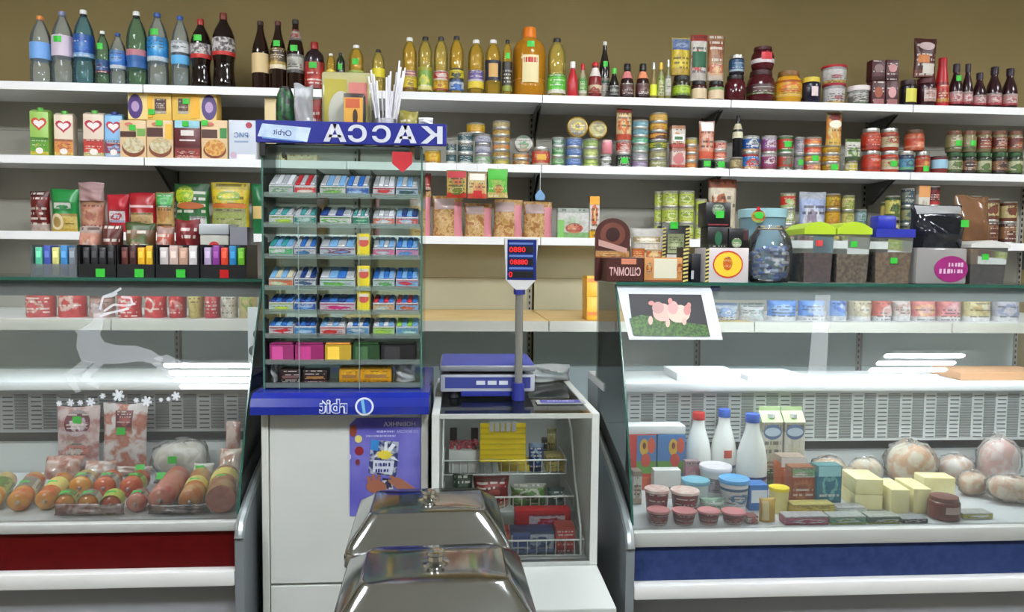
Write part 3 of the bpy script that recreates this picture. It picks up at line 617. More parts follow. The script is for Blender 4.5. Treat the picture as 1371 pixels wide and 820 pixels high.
disc('round yellow-lidded can standing on edge on blue cans', 773, 169, 14, R2, pr((150,140,90),(226,200,70),(90,80,60)), GOLD, z+.001)
disc('round golden can standing on edge on pale green cans', 800, 172, 12.5, R2, pr((190,180,110),(150,140,90),(220,214,160)), GOLD, z2+.001)
disc('round can with green lid print on brown gold cans', 701, 188, 12, R2, pr((206,200,190),(70,140,80),(170,140,110)), TIN, Z2+(204-204)*0+at(700,204,R2.Y).z-Z2+.001)
z = stack(805, 821, 206, R2, [pr((30,30,34),(200,200,200)), pr((40,40,44),(214,214,210))], 'black and white small can under a pink jar', FG)
rev('jar', 'tiny pink jar standing on black and white cans', 'jar', 806, 820, 188, R2, 'jar', mt((214,130,140), .3), mt((226,180,180)), z0=z+.0005)
z = stack(827, 847, 187, R2, [pr((30,50,36),(60,70,60)), pr((190,80,70),(206,170,160))], 'can under the orange flowered sauce bottle', FG, st=(0,), words=['dark green', 'red'])
bag('sauce_pouch', 'sauce pouch with red top and orange print on two cans', 'pouch', 826, 847, 145, R2, .04, pr((226,200,150),(214,120,60),(220,190,110),(190,80,50)), [(.86,.97,.1,.9,mt((150,60,60)))], group=PG, z0=z+.0005, back=.004)
stack(849, 871, 160, R2, [pr((170,140,180),(200,190,210)), pr((160,170,170),(190,180,190)), pr((130,180,150),(170,190,180)), pr((90,190,130),(140,190,170)), pr((140,180,190),(110,160,170)), pr((120,170,190),(150,190,200))], 'pale blue green can in the tall six-high stack', FG)
stack(873, 897, 150, R2, [pr((150,150,100),(170,170,130)), pr((160,150,110),(180,176,130)), pr((206,200,70),(90,110,50)), pr((214,150,60),(90,50,30)), pr((226,180,70),(206,150,60)), pr((230,190,100),(214,170,80))], 'yellow olive can in the tallest six-high stack', FG)
for i, (y0, y1) in enumerate(((198, 228), (168, 198))):
    boxi('tall_carton', '%s white and pink carton right of the yellow olive cans' % ('lower', 'upper')[i], 'carton', 900, 918, y0, R2, .05, pr((230,220,206),(214,150,110),(200,110,100)), [(.1,.3,.9,.6,mt((236,234,226)) if i else mt((170,80,80)))] + ([(.2,.36,.8,.5,mt((70,110,70)))] if i else []), group='pair of tall cartons', z0=None if i == 0 else z+.0005) if i else None
    if i == 0: t, z = boxi('tall_carton', 'lower white and pink carton right of the yellow olive cans', 'carton', 900, 918, y0, R2, .05, pr((230,206,196),(214,150,130),(200,110,100)), [(.1,.2,.9,.7,mt((190,110,110)),'e')], group='pair of tall cartons')
stack(920, 936, 184, R2, [pr((190,110,50),(206,140,60)), pr((206,110,50),(190,140,80)), pr((190,130,60),(176,110,50)), pr((150,170,60),(190,150,70))], 'small orange can left of the pink pouch', FG)
z = stack(938, 957, 212, R2, [pr((30,34,30),(50,60,50))], 'black can with green sticker under the pink pouch', FG, st=(0,))
bag('sauce_pouch', 'pink and white pouch with red spout on a black can', 'pouch', 937, 958, 162, R2, .04, pr((226,150,120),(236,190,170),(214,100,70)), [(.72,.97,.1,.9,mt((232,226,222)))], group=PG, z0=z+.0005, back=.004)
stack(958, 976, 188, R2, [pr((40,44,40),(60,120,60)), pr((190,90,70),(214,130,100)), pr((180,60,50),(210,150,130))], 'red can in the stack with a green-stickered base', FG, st=(0,))
z = stack(981, 997, 210, R2, [pr((206,190,140),(150,130,90))], 'cream can under the small dark bottle', FG)
rev('sauce_bottle', 'small dark bottle with cream neck label on a cream can', 'bottle', 982, 995, 155, R2, 'beer', mt((22,22,26), .15), BCAP, [(.45,.6,mt((206,200,170))), (.66,.8,mt((190,180,150)))], group=SG, z0=z+.0005)
stack(998, 1021, 181, R2, [pr((60,130,200),(200,60,50),(190,140,90)), pr((40,90,160),(220,226,226),(200,160,110))], 'blue white fish can in the two-high stack', FG)
stack(1024, 1044, 181, R2, [pr((150,70,110),(226,214,220),(130,60,80)), pr((150,90,150),(226,216,226),(140,70,90))], 'purple white can in the two-high stack', FG)
stack(1046, 1066, 181, R2, [pr((170,60,40),(110,110,90)), pr((190,60,36),(70,120,60))], 'red green can in the two-high stack', FG, st=(1,))
stack(1067, 1080, 183, R2, [pr((150,140,150),(110,120,110)), pr((150,140,150),(176,170,176))], 'grey can in the two-high stack', FG, st=(0,))
stack(1081, 1105, 183, R2, [pr((190,60,50),(226,180,110)), pr((226,180,90),(190,120,60)), pr((206,60,44),(220,120,70)), pr((214,80,50),(226,150,80))], 'orange red can in the four-high stack', FG, st=(1,))
z = stack(1107, 1130, 194, R2, [pr((190,150,40),(150,110,30)), pr((200,150,30),(170,120,30)), pr((210,170,40),(170,130,30))], 'dark yellow can under the tall orange pouch', FG, st=(0,))
bag('sauce_pouch', 'tall white and orange pouch with maroon top on yellow cans', 'pouch', 1108, 1129, 150, R2, .04, pr((226,150,70),(236,214,150),(230,190,90)), [(.72,.96,.15,.85,mt((120,50,46)),'e'), (.5,.74,.1,.9,mt((240,232,210)),'e')], group=PG, z0=z+.0005, back=.004)
z = stack(1136, 1152, 215, R2, [pr((226,220,190),(206,190,90))], 'white yellow small can under the olive pouch', FG)
bag('sauce_pouch', 'green and white olive pouch right of the orange pouch', 'pouch', 1133, 1154, 186, R2, .035, pr((226,226,214),(120,150,80),(190,200,170),(60,80,40)), group=PG, z0=z+.0005)
VG = 'preserve jars on the second shelf'
RJ = pr((190,60,36),(206,90,50),(150,40,26)); RB = pr((206,190,150),(170,60,40),(214,206,180))
for i, (a, b) in enumerate(((1155, 1178), (1180, 1202))):
    t, z = rev('preserve_jar', 'lower red vegetable jar of the %s two-high pair' % ('left','right')[i], 'jar', a, b, 203, R2, 'jar', mt((170,56,34), .2), TIN, [(.15,.7,(RJ,RB)[i])], [.4] if i else [], group=VG)
    rev('preserve_jar', 'upper red vegetable jar of the %s two-high pair' % ('left','right')[i], 'jar', a, b, 173, R2, 'jar', mt((160,60,40), .2), TIN, [(.15,.7,(RJ,RB)[i])], group=VG, z0=z+.0005)
t, z = rev('preserve_jar', 'jar with blue label right of the red jars', 'jar', 1203, 1223, 203, R2, 'jar', mt((40,50,70), .2), TIN, [(.15,.7,pr((90,150,180),(60,90,120),(120,180,130)))], group=VG)
t, z3 = rev('preserve_jar', 'tomato jar with green sticker beside the blue-label jar', 'jar', 1226, 1244, 204, R2, 'jar', mt((150,50,36), .2), TIN, [(.3,.7,pr((190,70,40),(206,150,90)))], [.2], group=VG)
rev('preserve_jar', 'orange tomato jar resting across two lower jars', 'jar', 1213, 1236, 175, R2, 'jar', mt((170,80,50), .2), mt((90,60,40)), [(.15,.65,pr((200,80,50),(226,150,120)))], group=VG, z0=max(z, z3)+.0005)
tub('pate_tub', 'low red jar with pale blue label near the right end', 1247, 1268, 210, R2, mt((120,40,36)), mt((70,40,40)), bands=[(.3,.8,mt((150,190,210)))], taper=.97)
for i, (a, b) in enumerate(((1268, 1287), (1289, 1306), (1308, 1326), (1329, 1347), (1350, 1368))):
    nm = ('first','second','third','fourth','fifth')[i]
    t, z = rev('preserve_jar', 'lower jar of the %s green-lidded pair near the right end' % nm, 'jar', a, b, 205, R2, 'jar', mt((46,50,40), .2), mt((40,80,40)), [(.1,.7,(pr((206,206,170),(90,110,60)), pr((150,110,80),(60,40,36)))[i % 2])], group=VG)
    rev('preserve_jar', 'upper jar of the %s green-stickered pair near the right end' % nm, 'jar', a, b, 176, R2, 'jar', mt((120,110,80), .2), mt((110,70,50)), [(.15,.7,(pr((150,140,100),(190,170,120),(90,100,60)), pr((110,50,40),(150,90,60)))[i > 1])], [.4] if i < 2 else [], group=VG, z0=z+.0005)

# ================================================================== THIRD SHELF
GB = 'bags of grain and pasta on the third shelf'
CLRB = pr((206,176,120),(180,140,90),(226,206,160)); 
bag('pasta_bag', 'dark red bag at the left edge of the third shelf', 'bag', 38, 64, 256, R3, .06, pr((120,30,30),(90,20,24),(200,180,170)), group=GB)
bag('pasta_bag', 'green and cream bag with round dish picture, left', 'bag', 66, 104, 253, R3, .06, mt((30,130,60), .3), [(.0,.42,.04,.96,pr((214,190,110),(200,170,80))), (.04,.42,.04,.55,mt((222,206,170)),'e'), (.1,.34,.12,.45,mt((170,140,80)),'e'), (.5,.7,.2,.8,pr((226,226,220),(60,140,80)))], group=GB)
t, z = bag('pasta_bag', 'clear pink-tied pasta bag beside the green bag', 'bag', 105, 139, 268, R3, .07, pr((190,130,110),(206,160,130),(170,100,90),(220,180,160)), group=GB)
bag('bag_bow', 'gathered clear pink top of the tied pasta bag', 'wrapping', 103, 138, 244, R3, .04, gl((226,190,190), .45, 1.4, .1), group=None, z0=z-.004, back=.01, wob=.2)
bag('pasta_bag', 'red bag with white swirl, left of two red bags', 'bag', 141, 171, 260, R3, .06, mt((170,30,44), .3), [(.25,.6,.2,.9,pr((226,220,220),(190,60,70),(170,170,190)))], group=GB)
bag('pasta_bag', 'red bag with clear pasta window, right of two red bags', 'bag', 171, 208, 258, R3, .06, mt((160,26,36), .3), [(.08,.5,.08,.92,pr((206,180,130),(190,160,110),(150,120,80))), (.62,.68,.06,.94,mt((226,190,190)))], group=GB)
bag('pasta_bag', 'green-topped pasta bag in front of the large green bag', 'bag', 207, 232, 257, R3, .05, pr((206,170,110),(190,140,80),(180,120,70)), [(.62,.97,.05,.95,pr((70,170,80),(110,190,110),(40,120,60)))], group=GB)
bag('pasta_bag', 'large dark green bag with yellow oval print', 'bag', 232, 279, 246, R3, .07, pr((40,110,50),(30,90,40),(60,130,60)), [(.55,.96,.05,.6,pr((190,206,50),(140,180,40),(210,214,80)),'e'), (.48,.62,.1,.9,mt((170,90,40)),'e'), (.05,.34,.5,.95,pr((226,226,220),(200,200,196)))], group=GB)
bag('pasta_bag', 'large yellow bag with green lettering patch', 'bag', 281, 333, 244, R3, .07, pr((226,200,60),(236,214,90),(214,180,50)), [(.6,.84,.2,.8,pr((140,170,40),(206,200,60)),'e'), (.5,.58,.05,.95,mt((190,100,40))), (.02,.48,.06,.94,pr((170,180,110),(190,190,140),(150,160,100)))], group=GB)
bag('pasta_bag', 'dark green bag half hidden by the till stand', 'bag', 335, 366, 246, R3, .06, mt((24,100,56), .3), [(.3,.55,.1,.8,mt((206,176,110)))], group=GB)
NG = 'pink-sided noodle bags on the third shelf'
NOOD = pr((206,170,110),(190,150,90),(222,190,140),(170,120,70), s=42); PNK = mt((206,130,140), .35)
for i, (a, b, y) in enumerate(((548,577,255), (579,620,262), (622,659,272), (661,700,267), (701,740,270))):
    bag('noodle_bag', 'noodle bag with pink side, %s in the row behind the scale' % ('leftmost','second','third','fourth','fifth')[i], 'bag', a, b, y, R3, .065, NOOD,
        [(.0,.85,.72,.98,PNK), (.66,.92,.06,.70,gl((226,206,206), .5, 1.4, .1))], group=NG)
bag('seasoning_packet', 'red wrapped packet above the leftmost noodle bag', 'packet', 564, 577, 232, R3, .03, pr((150,40,40),(190,80,70),(206,170,160)), z0=at(570,258,R3.Y).z+.014, back=.012)
HG = 'seasoning packets hanging from the second shelf'
for i, (a, b, y0, y1, mat, bands) in enumerate((
    (598, 625, 228, 265, pr((200,170,90),(150,150,60),(190,60,40)), [(.72,.96,.04,.96,mt((176,30,40))), (.1,.45,.15,.85,pr((206,190,130),(120,130,60)),'e')]),
    (626, 652, 231, 266, pr((226,206,150),(226,180,120),(206,90,70)), [(.05,.3,.3,.75,mt((190,40,44))), (.7,.95,.1,.9,mt((232,226,214)))]),
    (653, 680, 226, 265, pr((110,190,70),(150,206,90),(220,200,130)), [(.62,.96,.04,.96,mt((70,180,50))), (.15,.45,.3,.8,pr((226,190,130),(206,150,90)),'e')]))):
    Y = SY-.036; X, W, H = geo(a, b, y0, Y, at((a+b)/2, y1, Y).z)
    rr = Row(at((a+b)/2, y1, Y).z, Y-.008)
    t, _ = bag('seasoning_packet', ('red topped', 'white orange', 'bright green')[i]+' seasoning packet hanging from the shelf edge', 'packet', a, b, y0, rr, .014, mat, bands, group=HG, stand=False)
    MB().tube([(0, 0, H-.004), (0, 0, Z2-.01-rr.z)], .0015).obj('hang_strip', mt((200,200,196), .3), t)
Y = SY-.02; c = at(723, 262, Y)
t = T('hang_charm', 'small blue shape hanging on a string from the shelf joint', 'ornament', (c.x, Y, c.z))
MB().prism([(-.02,-.02),(.02,-.02),(.024,.0),(0,.03),(-.024,.0)], -.004, .004).obj('tag', mt((110,150,190), .4), t)
MB().tube([(0,0,.03), (0,0,Z2-.03-c.z)], .001).obj('string', WHITE, t)
boxi('bouillon_box', 'white green bouillon carton with red bowl print', 'box', 747, 789, 279, R3, .05, pr((226,226,220),(206,216,200),(150,190,130)), [(.25,.15,.8,.5,pr((176,80,60),(206,140,110)),'e'), (.0,.0,.2,.6,mt((120,180,90)))])
t = boxi('sauce_tube', 'orange and white standing tube right of the bouillon carton', 'tube', 790, 803, 263, R3, .03, pr((236,230,220),(214,110,70),(230,180,60)), [(.0,.8,1,1,mt((226,160,50)))])
PEA = pr((190,206,90),(226,230,180),(150,180,60),(210,214,120)); EG = 'green pea cans on the third shelf'
for a, b, y, nm, n in ((878,889,256,'half hidden leftmost',3), (890,911,255,'left front',3), (912,933,255,'right front',3), (934,949,266,'rightmost low',3)):
    stack(a, b, y, R3, [PEA]*n, 'pea can of the %s stack' % nm, EG, back=.05 if a == 878 else .0, words=None)
bag('snack_pouch', 'brown and white pouch above the black tins', 'pouch', 950, 988, 240, R3, .06, pr((226,214,190),(170,90,50),(206,170,110),(110,50,30)), group=None)
stack(1050, 1069, 258, R3, [pr((200,80,60),(226,220,190)), pr((170,190,110),(226,226,206)), pr((206,60,50),(180,200,140))], 'red green can left of the blue pouch', EG)
bag('snack_pouch', 'white blue pouch tilted behind the lime lids', 'pouch', 1072, 1108, 257, R3, .05, pr((176,190,226),(226,230,240),(150,110,110)), [(.08,.4,.1,.9,pr((206,150,110),(230,220,210)),'e')])
stack(1110, 1130, 259, R3, [pr((206,170,50),(226,200,90)), pr((214,170,40),(190,140,50)), pr((200,170,50),(160,120,40))], 'yellow corn can right of the blue pouch', EG)
stack(1132, 1148, 261, R3, [pr((214,206,140),(150,160,80)), pr((206,200,130),(170,170,90)), pr((220,210,150),(160,170,90))], 'cream can behind the second lime lid', EG)
stack(1150, 1164, 280, R3, [pr((190,200,206),(150,120,130)), pr((170,190,200),(120,150,140))], 'pale grey can behind the second lime lid', EG)
stack(1184, 1198, 270, R3, [pr((206,190,110),(110,130,60))]*2, 'olive cream can behind the blue-lidded box', EG, back=.06)
stack(1192, 1210, 262, R3, [pr((206,200,150),(60,60,50)), pr((220,210,120),(90,110,60))], 'black yellow can behind the blue-lidded box', EG)
stack(1213, 1229, 252, R3, [pr((110,120,90),(60,70,60)), pr((150,150,110),(70,90,90)), pr((120,130,120),(60,80,90))], 'dark olive can right of the blue-lidded box', EG)
boxi('tall_carton', 'white carton with orange top behind the dark bag', 'carton', 1231, 1246, 249, R3, .05, pr((232,226,214),(214,206,190),(150,160,100)), [(0,.8,1,1,mt((214,150,90)))])
z = stack(1247, 1263, 276, R3, [pr((222,220,206),(190,190,170)), pr((214,210,190),(160,170,140))], 'white can under a dark red can behind the bag', EG)
stack(1247, 1263, 249, R3, [pr((120,24,26),(60,20,24),(190,50,50))], 'dark red can on white cans behind the bag', EG, z0=z+.0005)
for i in range(3):
    stack(1300+24*i, 1320+24*i, 262+4*i, R3, [pr((150,110,80),(90,50,40)), pr((206,190,140),(110,60,40))], 'brown can, %s stack behind the right-hand bag' % ('left','middle','right')[i], EG)

# ================================================================== BASE BOARD (seen between and through the cases)
for i in range(2):
    boxi('yellow_carton', ('lower','upper')[i]+' yellow carton at the end of the wooden board', 'carton', 786, 800, (398,370)[i], R4, .12, mt((226,170,50), .4), [(.0,.7,1,.9,mt((214,120,50)))], group='yellow cartons on the wooden board', z0=None if i == 0 else z+.0005) if i else None
    if i == 0: t, z = boxi('yellow_carton', 'lower yellow carton at the end of the wooden board', 'carton', 786, 800, 398, R4, .12, mt((226,170,50), .4), [(.0,.2,1,.35,mt((214,120,50)))], group='yellow cartons on the wooden board')
PK = 'paper packs on the base board seen through glass'
rgt = [(958,990,(206,214,226),(150,176,214)), (992,1026,(226,228,230),(190,206,200)), (1030,1070,(110,150,214),(160,190,226)), (1072,1108,(120,160,220),(190,206,226)), (1112,1136,(150,176,220),(110,140,206)), (1140,1170,(206,196,170),(190,176,150)), (1172,1196,(206,120,110),(220,214,206)), (1198,1222,(220,210,206),(200,170,160)), (1224,1256,(226,150,150),(236,190,150)), (1258,1290,(226,150,150),(220,170,176)), (1294,1330,(206,196,150),(190,170,120)), (1334,1368,(190,190,200),(150,160,190))]
for i, (a, b, c1, c2) in enumerate(rgt):
    bag('paper_pack', '%s soft pack on the base board behind the dairy case' % ('first','second','third','fourth','fifth','sixth','seventh','eighth','ninth','tenth','eleventh','twelfth')[i], 'pack', a, b, 396 if i > 1 else 406, R4, .1, pr(c1, c2, (226,226,226)), group=PK)
lft = [(30,70,(190,80,80),(206,170,160)), (74,112,(196,70,70),(220,190,180)), (116,150,(190,160,150),(150,110,100)), (154,186,(200,70,70),(226,200,190)), (190,220,(206,60,64),(226,214,200)), (224,246,(190,40,50),(214,150,140)), (250,270,(206,190,120),(190,170,90)), (272,292,(196,36,56),(214,120,120)), (294,316,(226,220,206),(206,196,180)), (318,342,(206,190,140),(150,170,90))]
for i, (a, b, c1, c2) in enumerate(lft):
    bag('paper_pack', '%s reddish pack on the base board behind the sausage case' % ('first','second','third','fourth','fifth','sixth','seventh','eighth','ninth','tenth')[i], 'pack', a, b, 388 if i != 2 else 396, R4, .1, pr(c1, c2, c1), group='reddish packs on the base board seen through glass')

# ================================================================== REFRIGERATED DISPLAY CASES
GLASS = gl((248,252,250), .035, 1.8, 0.0, (235,240,240)); GLASSR = gl((246,251,250), .04, 1.85, 0.0, (235,240,240)); GLEDGE = mt((40,90,76), .2)  # diffuse haze in these panes stands in for the veil of reflected ceiling
def case(side, x0, x1, zs, zb1, zb0, band, lamp, label):
    """x0..x1 extent, zs sill height, zb1/zb0 colour band top/bottom; the end near the till is at x1 (left case) or x0 (right case)"""
    t = T('display_case', label, 'display case', ((x0+x1)/2, 2.45, 0), 'refrigerated display cases')
    o = Vector(t.location); X0, X1 = x0-o.x, x1-o.x
    ZT = 1.247; FY = 2.15
    def P(m): m.v = [(a, b-o.y, c) for a, b, c in m.v]; return m
    def G(z): q = (z-zs)/(ZT-zs); return FY+.20*q+.10*q*q
    LG = mt((150,156,160), .4); SILL = mt((176,178,174), .35)
    P(rbox(X0, X1, 2.17, 2.95, .12, zb0-.06, .01)).obj('lower_body', mt((150,152,156), .4), t, 40)
    P(MB().box(X0+.02, X1-.02, 2.25, 2.90, .0, .12)).obj('kick_base', DARK, t)
    P(MB().box(X0, X1, 2.16, 2.95, zb0-.06, zs-.03)).obj('tank', LG, t)
    P(rbox(X0, X1, 2.105, 2.16, zb0-.045, zb0, .008)).obj('bumper_strip', mt((228,228,226), .3), t, 40)
    P(MB().box(X0, X1, 2.14, 2.16, zb0, zb1)).obj('colour_band', band, t)
    P(rbox(X0, X1, 2.125, 2.168, zb1, zs-.013, .006)).obj('front_sill', SILL, t, 40)
    P(MB().box(X0+.005, X1-.005, 2.168, 2.66, zs-.028, zs-.016)).obj('deck', mt((206,208,208), .35, .0), t)
    # rear: duct, slotted panel, work ledge
    zp0, zp1 = zs+.125, .855 if side == 'r' else .865
    P(MB().box(X0+.005, X1-.005, 2.70, 2.72, zp0-.04, zp0)).obj('duct_gap', DARK, t)
    P(MB().box(X0+.005, X1-.005, 2.672, 2.72, zs-.028, zp0-.04)).obj('rear_step', mt((196,198,196), .4), t)
    pc = (214,216,214) if side == 'r' else (150,150,150)
    b = P(MB().box(X0+.005, X1-.005, 2.66, 2.70, zp0, zp1)).obj('slotted_panel', mt(pc, .4), t)
    m = MB(); cw = .047; nx = int((X1-X0)/cw); dz = .0155
    for i in range(nx):
        xa = X0+.012+i*cw
        for k in range(int((zp1-zp0)/dz)-1):
            z = zp0+.012+k*dz
            if i % 2: 
                for q in range(3): m.box(xa-.004, xa+cw-.006, 2.6585, 2.6605, z+q*.005, z+q*.005+.0022)
            else: m.box(xa+.004, xa+cw-.01, 2.6585, 2.6605, z, z+.004)
    P(m).obj('slots', mt((96,98,98) if side == 'r' else (50,50,50), .5), b, fix=False)['kind'] = 'stuff'
    P(rbox(X0, X1, 2.62, 2.93, zp1, zp1+.032, .006)).obj('work_ledge', mt((238,238,238), .35), t, 40)
    P(MB().box(X0, X1, 2.72, 2.93, zb0-.06, zp1)).obj('rear_body', LG, t)
    # top: glass shelf, lamp housing, rear posts
    P(MB().box(X0, X1, 2.43, 2.80, ZT, ZT+.008)).obj('top_glass', gl((206,226,220), .25, 1.5, 0, (170,190,186)), t)
    P(MB().box(X0, X1, 2.425, 2.43, ZT-.001, ZT+.009)).obj('top_glass_edge', GLEDGE, t)
    hs = P(MB().prismx([(2.456, ZT-.001), (2.56, ZT-.001), (2.56, ZT-.012), (2.50, ZT-.014), (2.472, ZT-.05), (2.456, ZT-.05)], X0+.01, X1-.01)).obj('lamp_housing', mt((150,158,156) if side == 'r' else (104,108,108), .4), t, 40)
    P(MB().tube([(X0+.05, 2.52, ZT-.024), (X1-.05, 2.52, ZT-.024)], .008)).obj('lamp_tube', emit((240,248,255), lamp*6), t, True)
    for xe in (X0+.012, X1-.012):
        P(MB().box(xe-.006, xe+.006, 2.78, 2.79, zp1+.032, ZT)).obj('rear_post', mt((206,208,206), .3, .4), t)
    # curved front glass
    V = []; F = []; n = 12
    for k in range(n+1):
        z = zs-.012+(ZT-zs+.012)*k/n
        for x in (X0+.004, X1-.004): V.append((x, G(z), z))
    for k in range(n): F.append((2*k, 2*k+1, 2*k+3, 2*k+2))
    m = MB(); m.add(V, F); P(m).obj('front_glass', GLASSR if side == 'r' else GLASS, t, True, fix=False)
    for xe in (X0+.003, X1-.003):
        pts = [(xe, G(zs+(ZT-zs)*k/n), zs+(ZT-zs)*k/n) for k in range(n+1)]
        P(MB().tube(pts, .0035)).obj('glass_edge', GLEDGE, t, True)
        # end glass
        prof = [(G(zs+(ZT-zs)*k/n), zs+(ZT-zs)*k/n) for k in range(n+1)] + [(2.78, ZT), (2.78, zs+.02)]
        P(MB().prismx(prof, xe-.001, xe+.001)).obj('end_glass', GLASS, t)
        # end panel: grey moulded cheek rising towards the rear
        s = 1 if xe > 0 else -1; xa, xb = sorted((xe+s*.003, xe+s*.028))
        pr_ = [(2.11,.06), (2.105, zs-.05), (2.12, zs-.01), (2.19, zs+.03), (2.30, zs+.075), (2.45, zs+.12), (2.62, zs+.16), (2.78, zs+.2), (2.95, zs+.22), (2.95,.06)]
        e = P(MB().prismx(pr_, xa, xb)).obj('end_panel', mt((122,128,132), .35), t)
        pr2 = [(y, z) for y, z in pr_[1:9]]
        P(MB().tube([((xa+xb)/2, y, z-.004) for y, z in pr2], .014, 8)).obj('edge_trim', mt((150,158,160), .28, .5), e, True)
    return t, G
ZS_L, ZS_R = .588, .537
CL, GLF = case('l', -1.95, -.622, ZS_L, .547, .440, mottled((78,4,5), (84,6,7), 30, .5), CASE_LAMP_LEFT, 'refrigerated glass case of sausages with a dark red front band')
CR, GRF = case('r', .520, 2.30, ZS_R, .478, .372, mottled((40,54,96), (47,62,106), 40, .45), CASE_LAMP_RIGHT, 'refrigerated glass case of dairy goods with a blue front band')
def on_glass(px, py, G, off=.003):
    v = ray(px, py); y = 2.3
    for _ in range(30):
        p = CAM + v*(y/v.y); y = G(p.z)
    p = CAM + v*(y/v.y); e = 1e-3; n = Vector((0, -1, (G(p.z+e)-G(p.z-e))/(2*e))).normalized()
    return p + n*off
# vent panel with three round holes at the inner end of the sausage case
hx = at(343, 470, 2.86).x
t = T('holed_panel', 'small white panel with three round dark holes behind the sausage case end', 'panel', (hx, 2.86, .888))
MB().box(-.03, .035, 0, .012, .03, .25).obj('plate', mt((206,208,206), .4), t)
for px, py in ((346,448), (340,470), (346,490)):
    c = at(px, py, 2.859); MB().lathe([(0,0),(.02,0),(.02,.002),(0,.002)], 18).xf(Matrix.Translation((c.x-hx, 0, c.z-.888)) @ Matrix.Rotation(pi/2, 4, 'X')).obj('hole', mt((60,66,62), .6), t)
MB().box(-.02, .02, 0, .012, .01, .03).obj('foot', mt((206,208,206), .4), t)

# ---- decals on glass
DECAL = gl((255,255,255), .20, 1.2, .3, (240,244,250))
def decal(name, polys, G, mat, parent, off=.003):
    m = MB()
    for poly in polys:
        pts = [on_glass(x, y, G, off) for x, y in poly]
        m.add(pts, [tuple(range(len(pts)))])
    ob = m.obj(name, mat, parent, fix=False); return ob
def zz(p): return (50+p[0]/3.903, 360+p[1]/3.903)
def strip(pts, w):
    out = []
    for (x0, y0), (x1, y1) in zip(pts, pts[1:]):
        d = math.hypot(x1-x0, y1-y0) or 1; nx, ny = -(y1-y0)/d*w/2, (x1-x0)/d*w/2
        out.append([(x0+nx, y0+ny), (x1+nx, y1+ny), (x1-nx, y1-ny), (x0-nx, y0-ny)])
    return out
t = T('deer_decal', 'frosty white running deer sticker on the sausage case glass', 'sticker')
decal('head', [[zz(p) for p in ((276,182),(300,176),(345,205),(350,235),(325,262),(300,250),(284,215))]], GLF, DECAL, t)
decal('neck', [[zz(p) for p in ((300,236),(352,240),(345,300),(330,345),(215,345),(196,330),(240,310),(285,285))]], GLF, DECAL, t)
decal('torso', [[zz(p) for p in ((212,345),(330,345),(350,385),(420,402),(520,405),(600,430),(660,470),(640,505),(540,485),(420,500),(320,500),(230,480),(205,410))]], GLF, DECAL, t)
for leg in (((240,478),(300,490),(230,545),(180,560),(215,615),(235,640),(205,652),(170,610),(140,560)), ((300,495),(350,500),(270,575),(330,615),(318,632),(255,600),(225,570)), ((600,470),(680,450),(740,480),(830,505),(820,525),(700,505)), ((600,500),(650,490),(700,545),(790,560),(780,580),(690,565))):
    decal('leg', [[zz(p) for p in leg]], GLF, DECAL, t)
for a in (((330,215),(345,150),(400,130),(440,105)), ((345,150),(395,145),(420,130)), ((350,225),(400,190),(460,195),(515,185)), ((440,150),(490,155),(500,190)), ((345,240),(420,225),(480,210)), ((330,250),(380,235))):
    decal('antler', strip([zz(p) for p in a], 3.0), GLF, gl((255,255,255), .5, 1.2, .3, (240,244,250)), t)
t = T('snowflake_decal', 'row of small white snowflake stickers below the deer', 'sticker')
for (x, y, r) in ((138,531,4), (159,530,8), (197,538,7), (183,537,4), (216,536,3), (226,535,3), (236,531,6), (122,539,6), (95,540,5), (108,540,4), (80,541,4)):
    ps = []
    for k in range(3):
        q = k*pi/3+.2; ps += strip([(x-r*math.cos(q), y-r*math.sin(q)), (x+r*math.cos(q), y+r*math.sin(q))], max(1.6, r*.5))
    decal('snowflake', ps, GLF, gl((255,255,255), .5, 1.2, .3, (240,244,250)), t)
decal_t = T('tape_strip', 'wide strip of clear tape running down the dairy case glass', 'tape')
decal('tape', [[(1091,396),(1111,396),(1109,440),(1105,515),(1080,515),(1087,440)]], GRF, gl((255,255,255), .24, 1.3, .2, (235,238,238)), decal_t)

# ---- piglet poster taped to the dairy case glass
t = T('pig_poster', 'white paper with a photo of piglets on grass taped to the glass', 'poster')
def gpoly(name, pts, mat, off): return decal(name, [pts], GRF, mat, t, off+.004)
gpoly('paper', [(825,384),(951,385),(967,456),(842,456)], mt((214,218,226), .6), .0015)
gpoly('picture', [(841,395),(938,396),(950,452),(848,451)], mt((34,32,38), .5), .003)
gpoly('grass', [(842,428),(858,423),(900,431),(946,437),(950,452),(848,451)], pr((50,90,30),(80,120,50),(40,70,26), s=120), .004)
def el2(cx, cy, a, b, n=14, r=0): return [(cx+a*math.cos(2*pi*i/n)*math.cos(r)-b*math.sin(2*pi*i/n)*math.sin(r), cy+a*math.cos(2*pi*i/n)*math.sin(r)+b*math.sin(2*pi*i/n)*math.cos(r)) for i in range(n)]
PIG = mt((222,180,170), .6); PIG2 = mt((200,140,136), .6)
for nm, args, m, of in (('piglet', (886,420,13,12), PIG, .005), ('piglet', (908,422,15,12), mt((230,196,180), .6), .0055), ('pig_head', (880,414,8,8), mt((190,150,146), .6), .006), ('pig_head', (900,414,7,9), mt((220,160,160), .6), .0065), ('pig_head', (919,417,5,7), PIG2, .006), ('pig_leg', (870,431,3,6), PIG, .006), ('pig_leg', (893,434,3,6), PIG, .006), ('pig_leg', (915,432,3,5), PIG, .006), ('pig_ear', (871,408,4,3), PIG2, .007), ('pig_ear', (896,405,3,4), PIG2, .007), ('pig_ear', (921,411,3,4), PIG2, .007)):
    gpoly(nm, el2(*args), m, of)
decal('lettering', strip([(838,385),(946,388)], 1.6), GRF, mt((120,120,160)), t, .004)
c = on_glass(957, 387, GRF, .004)
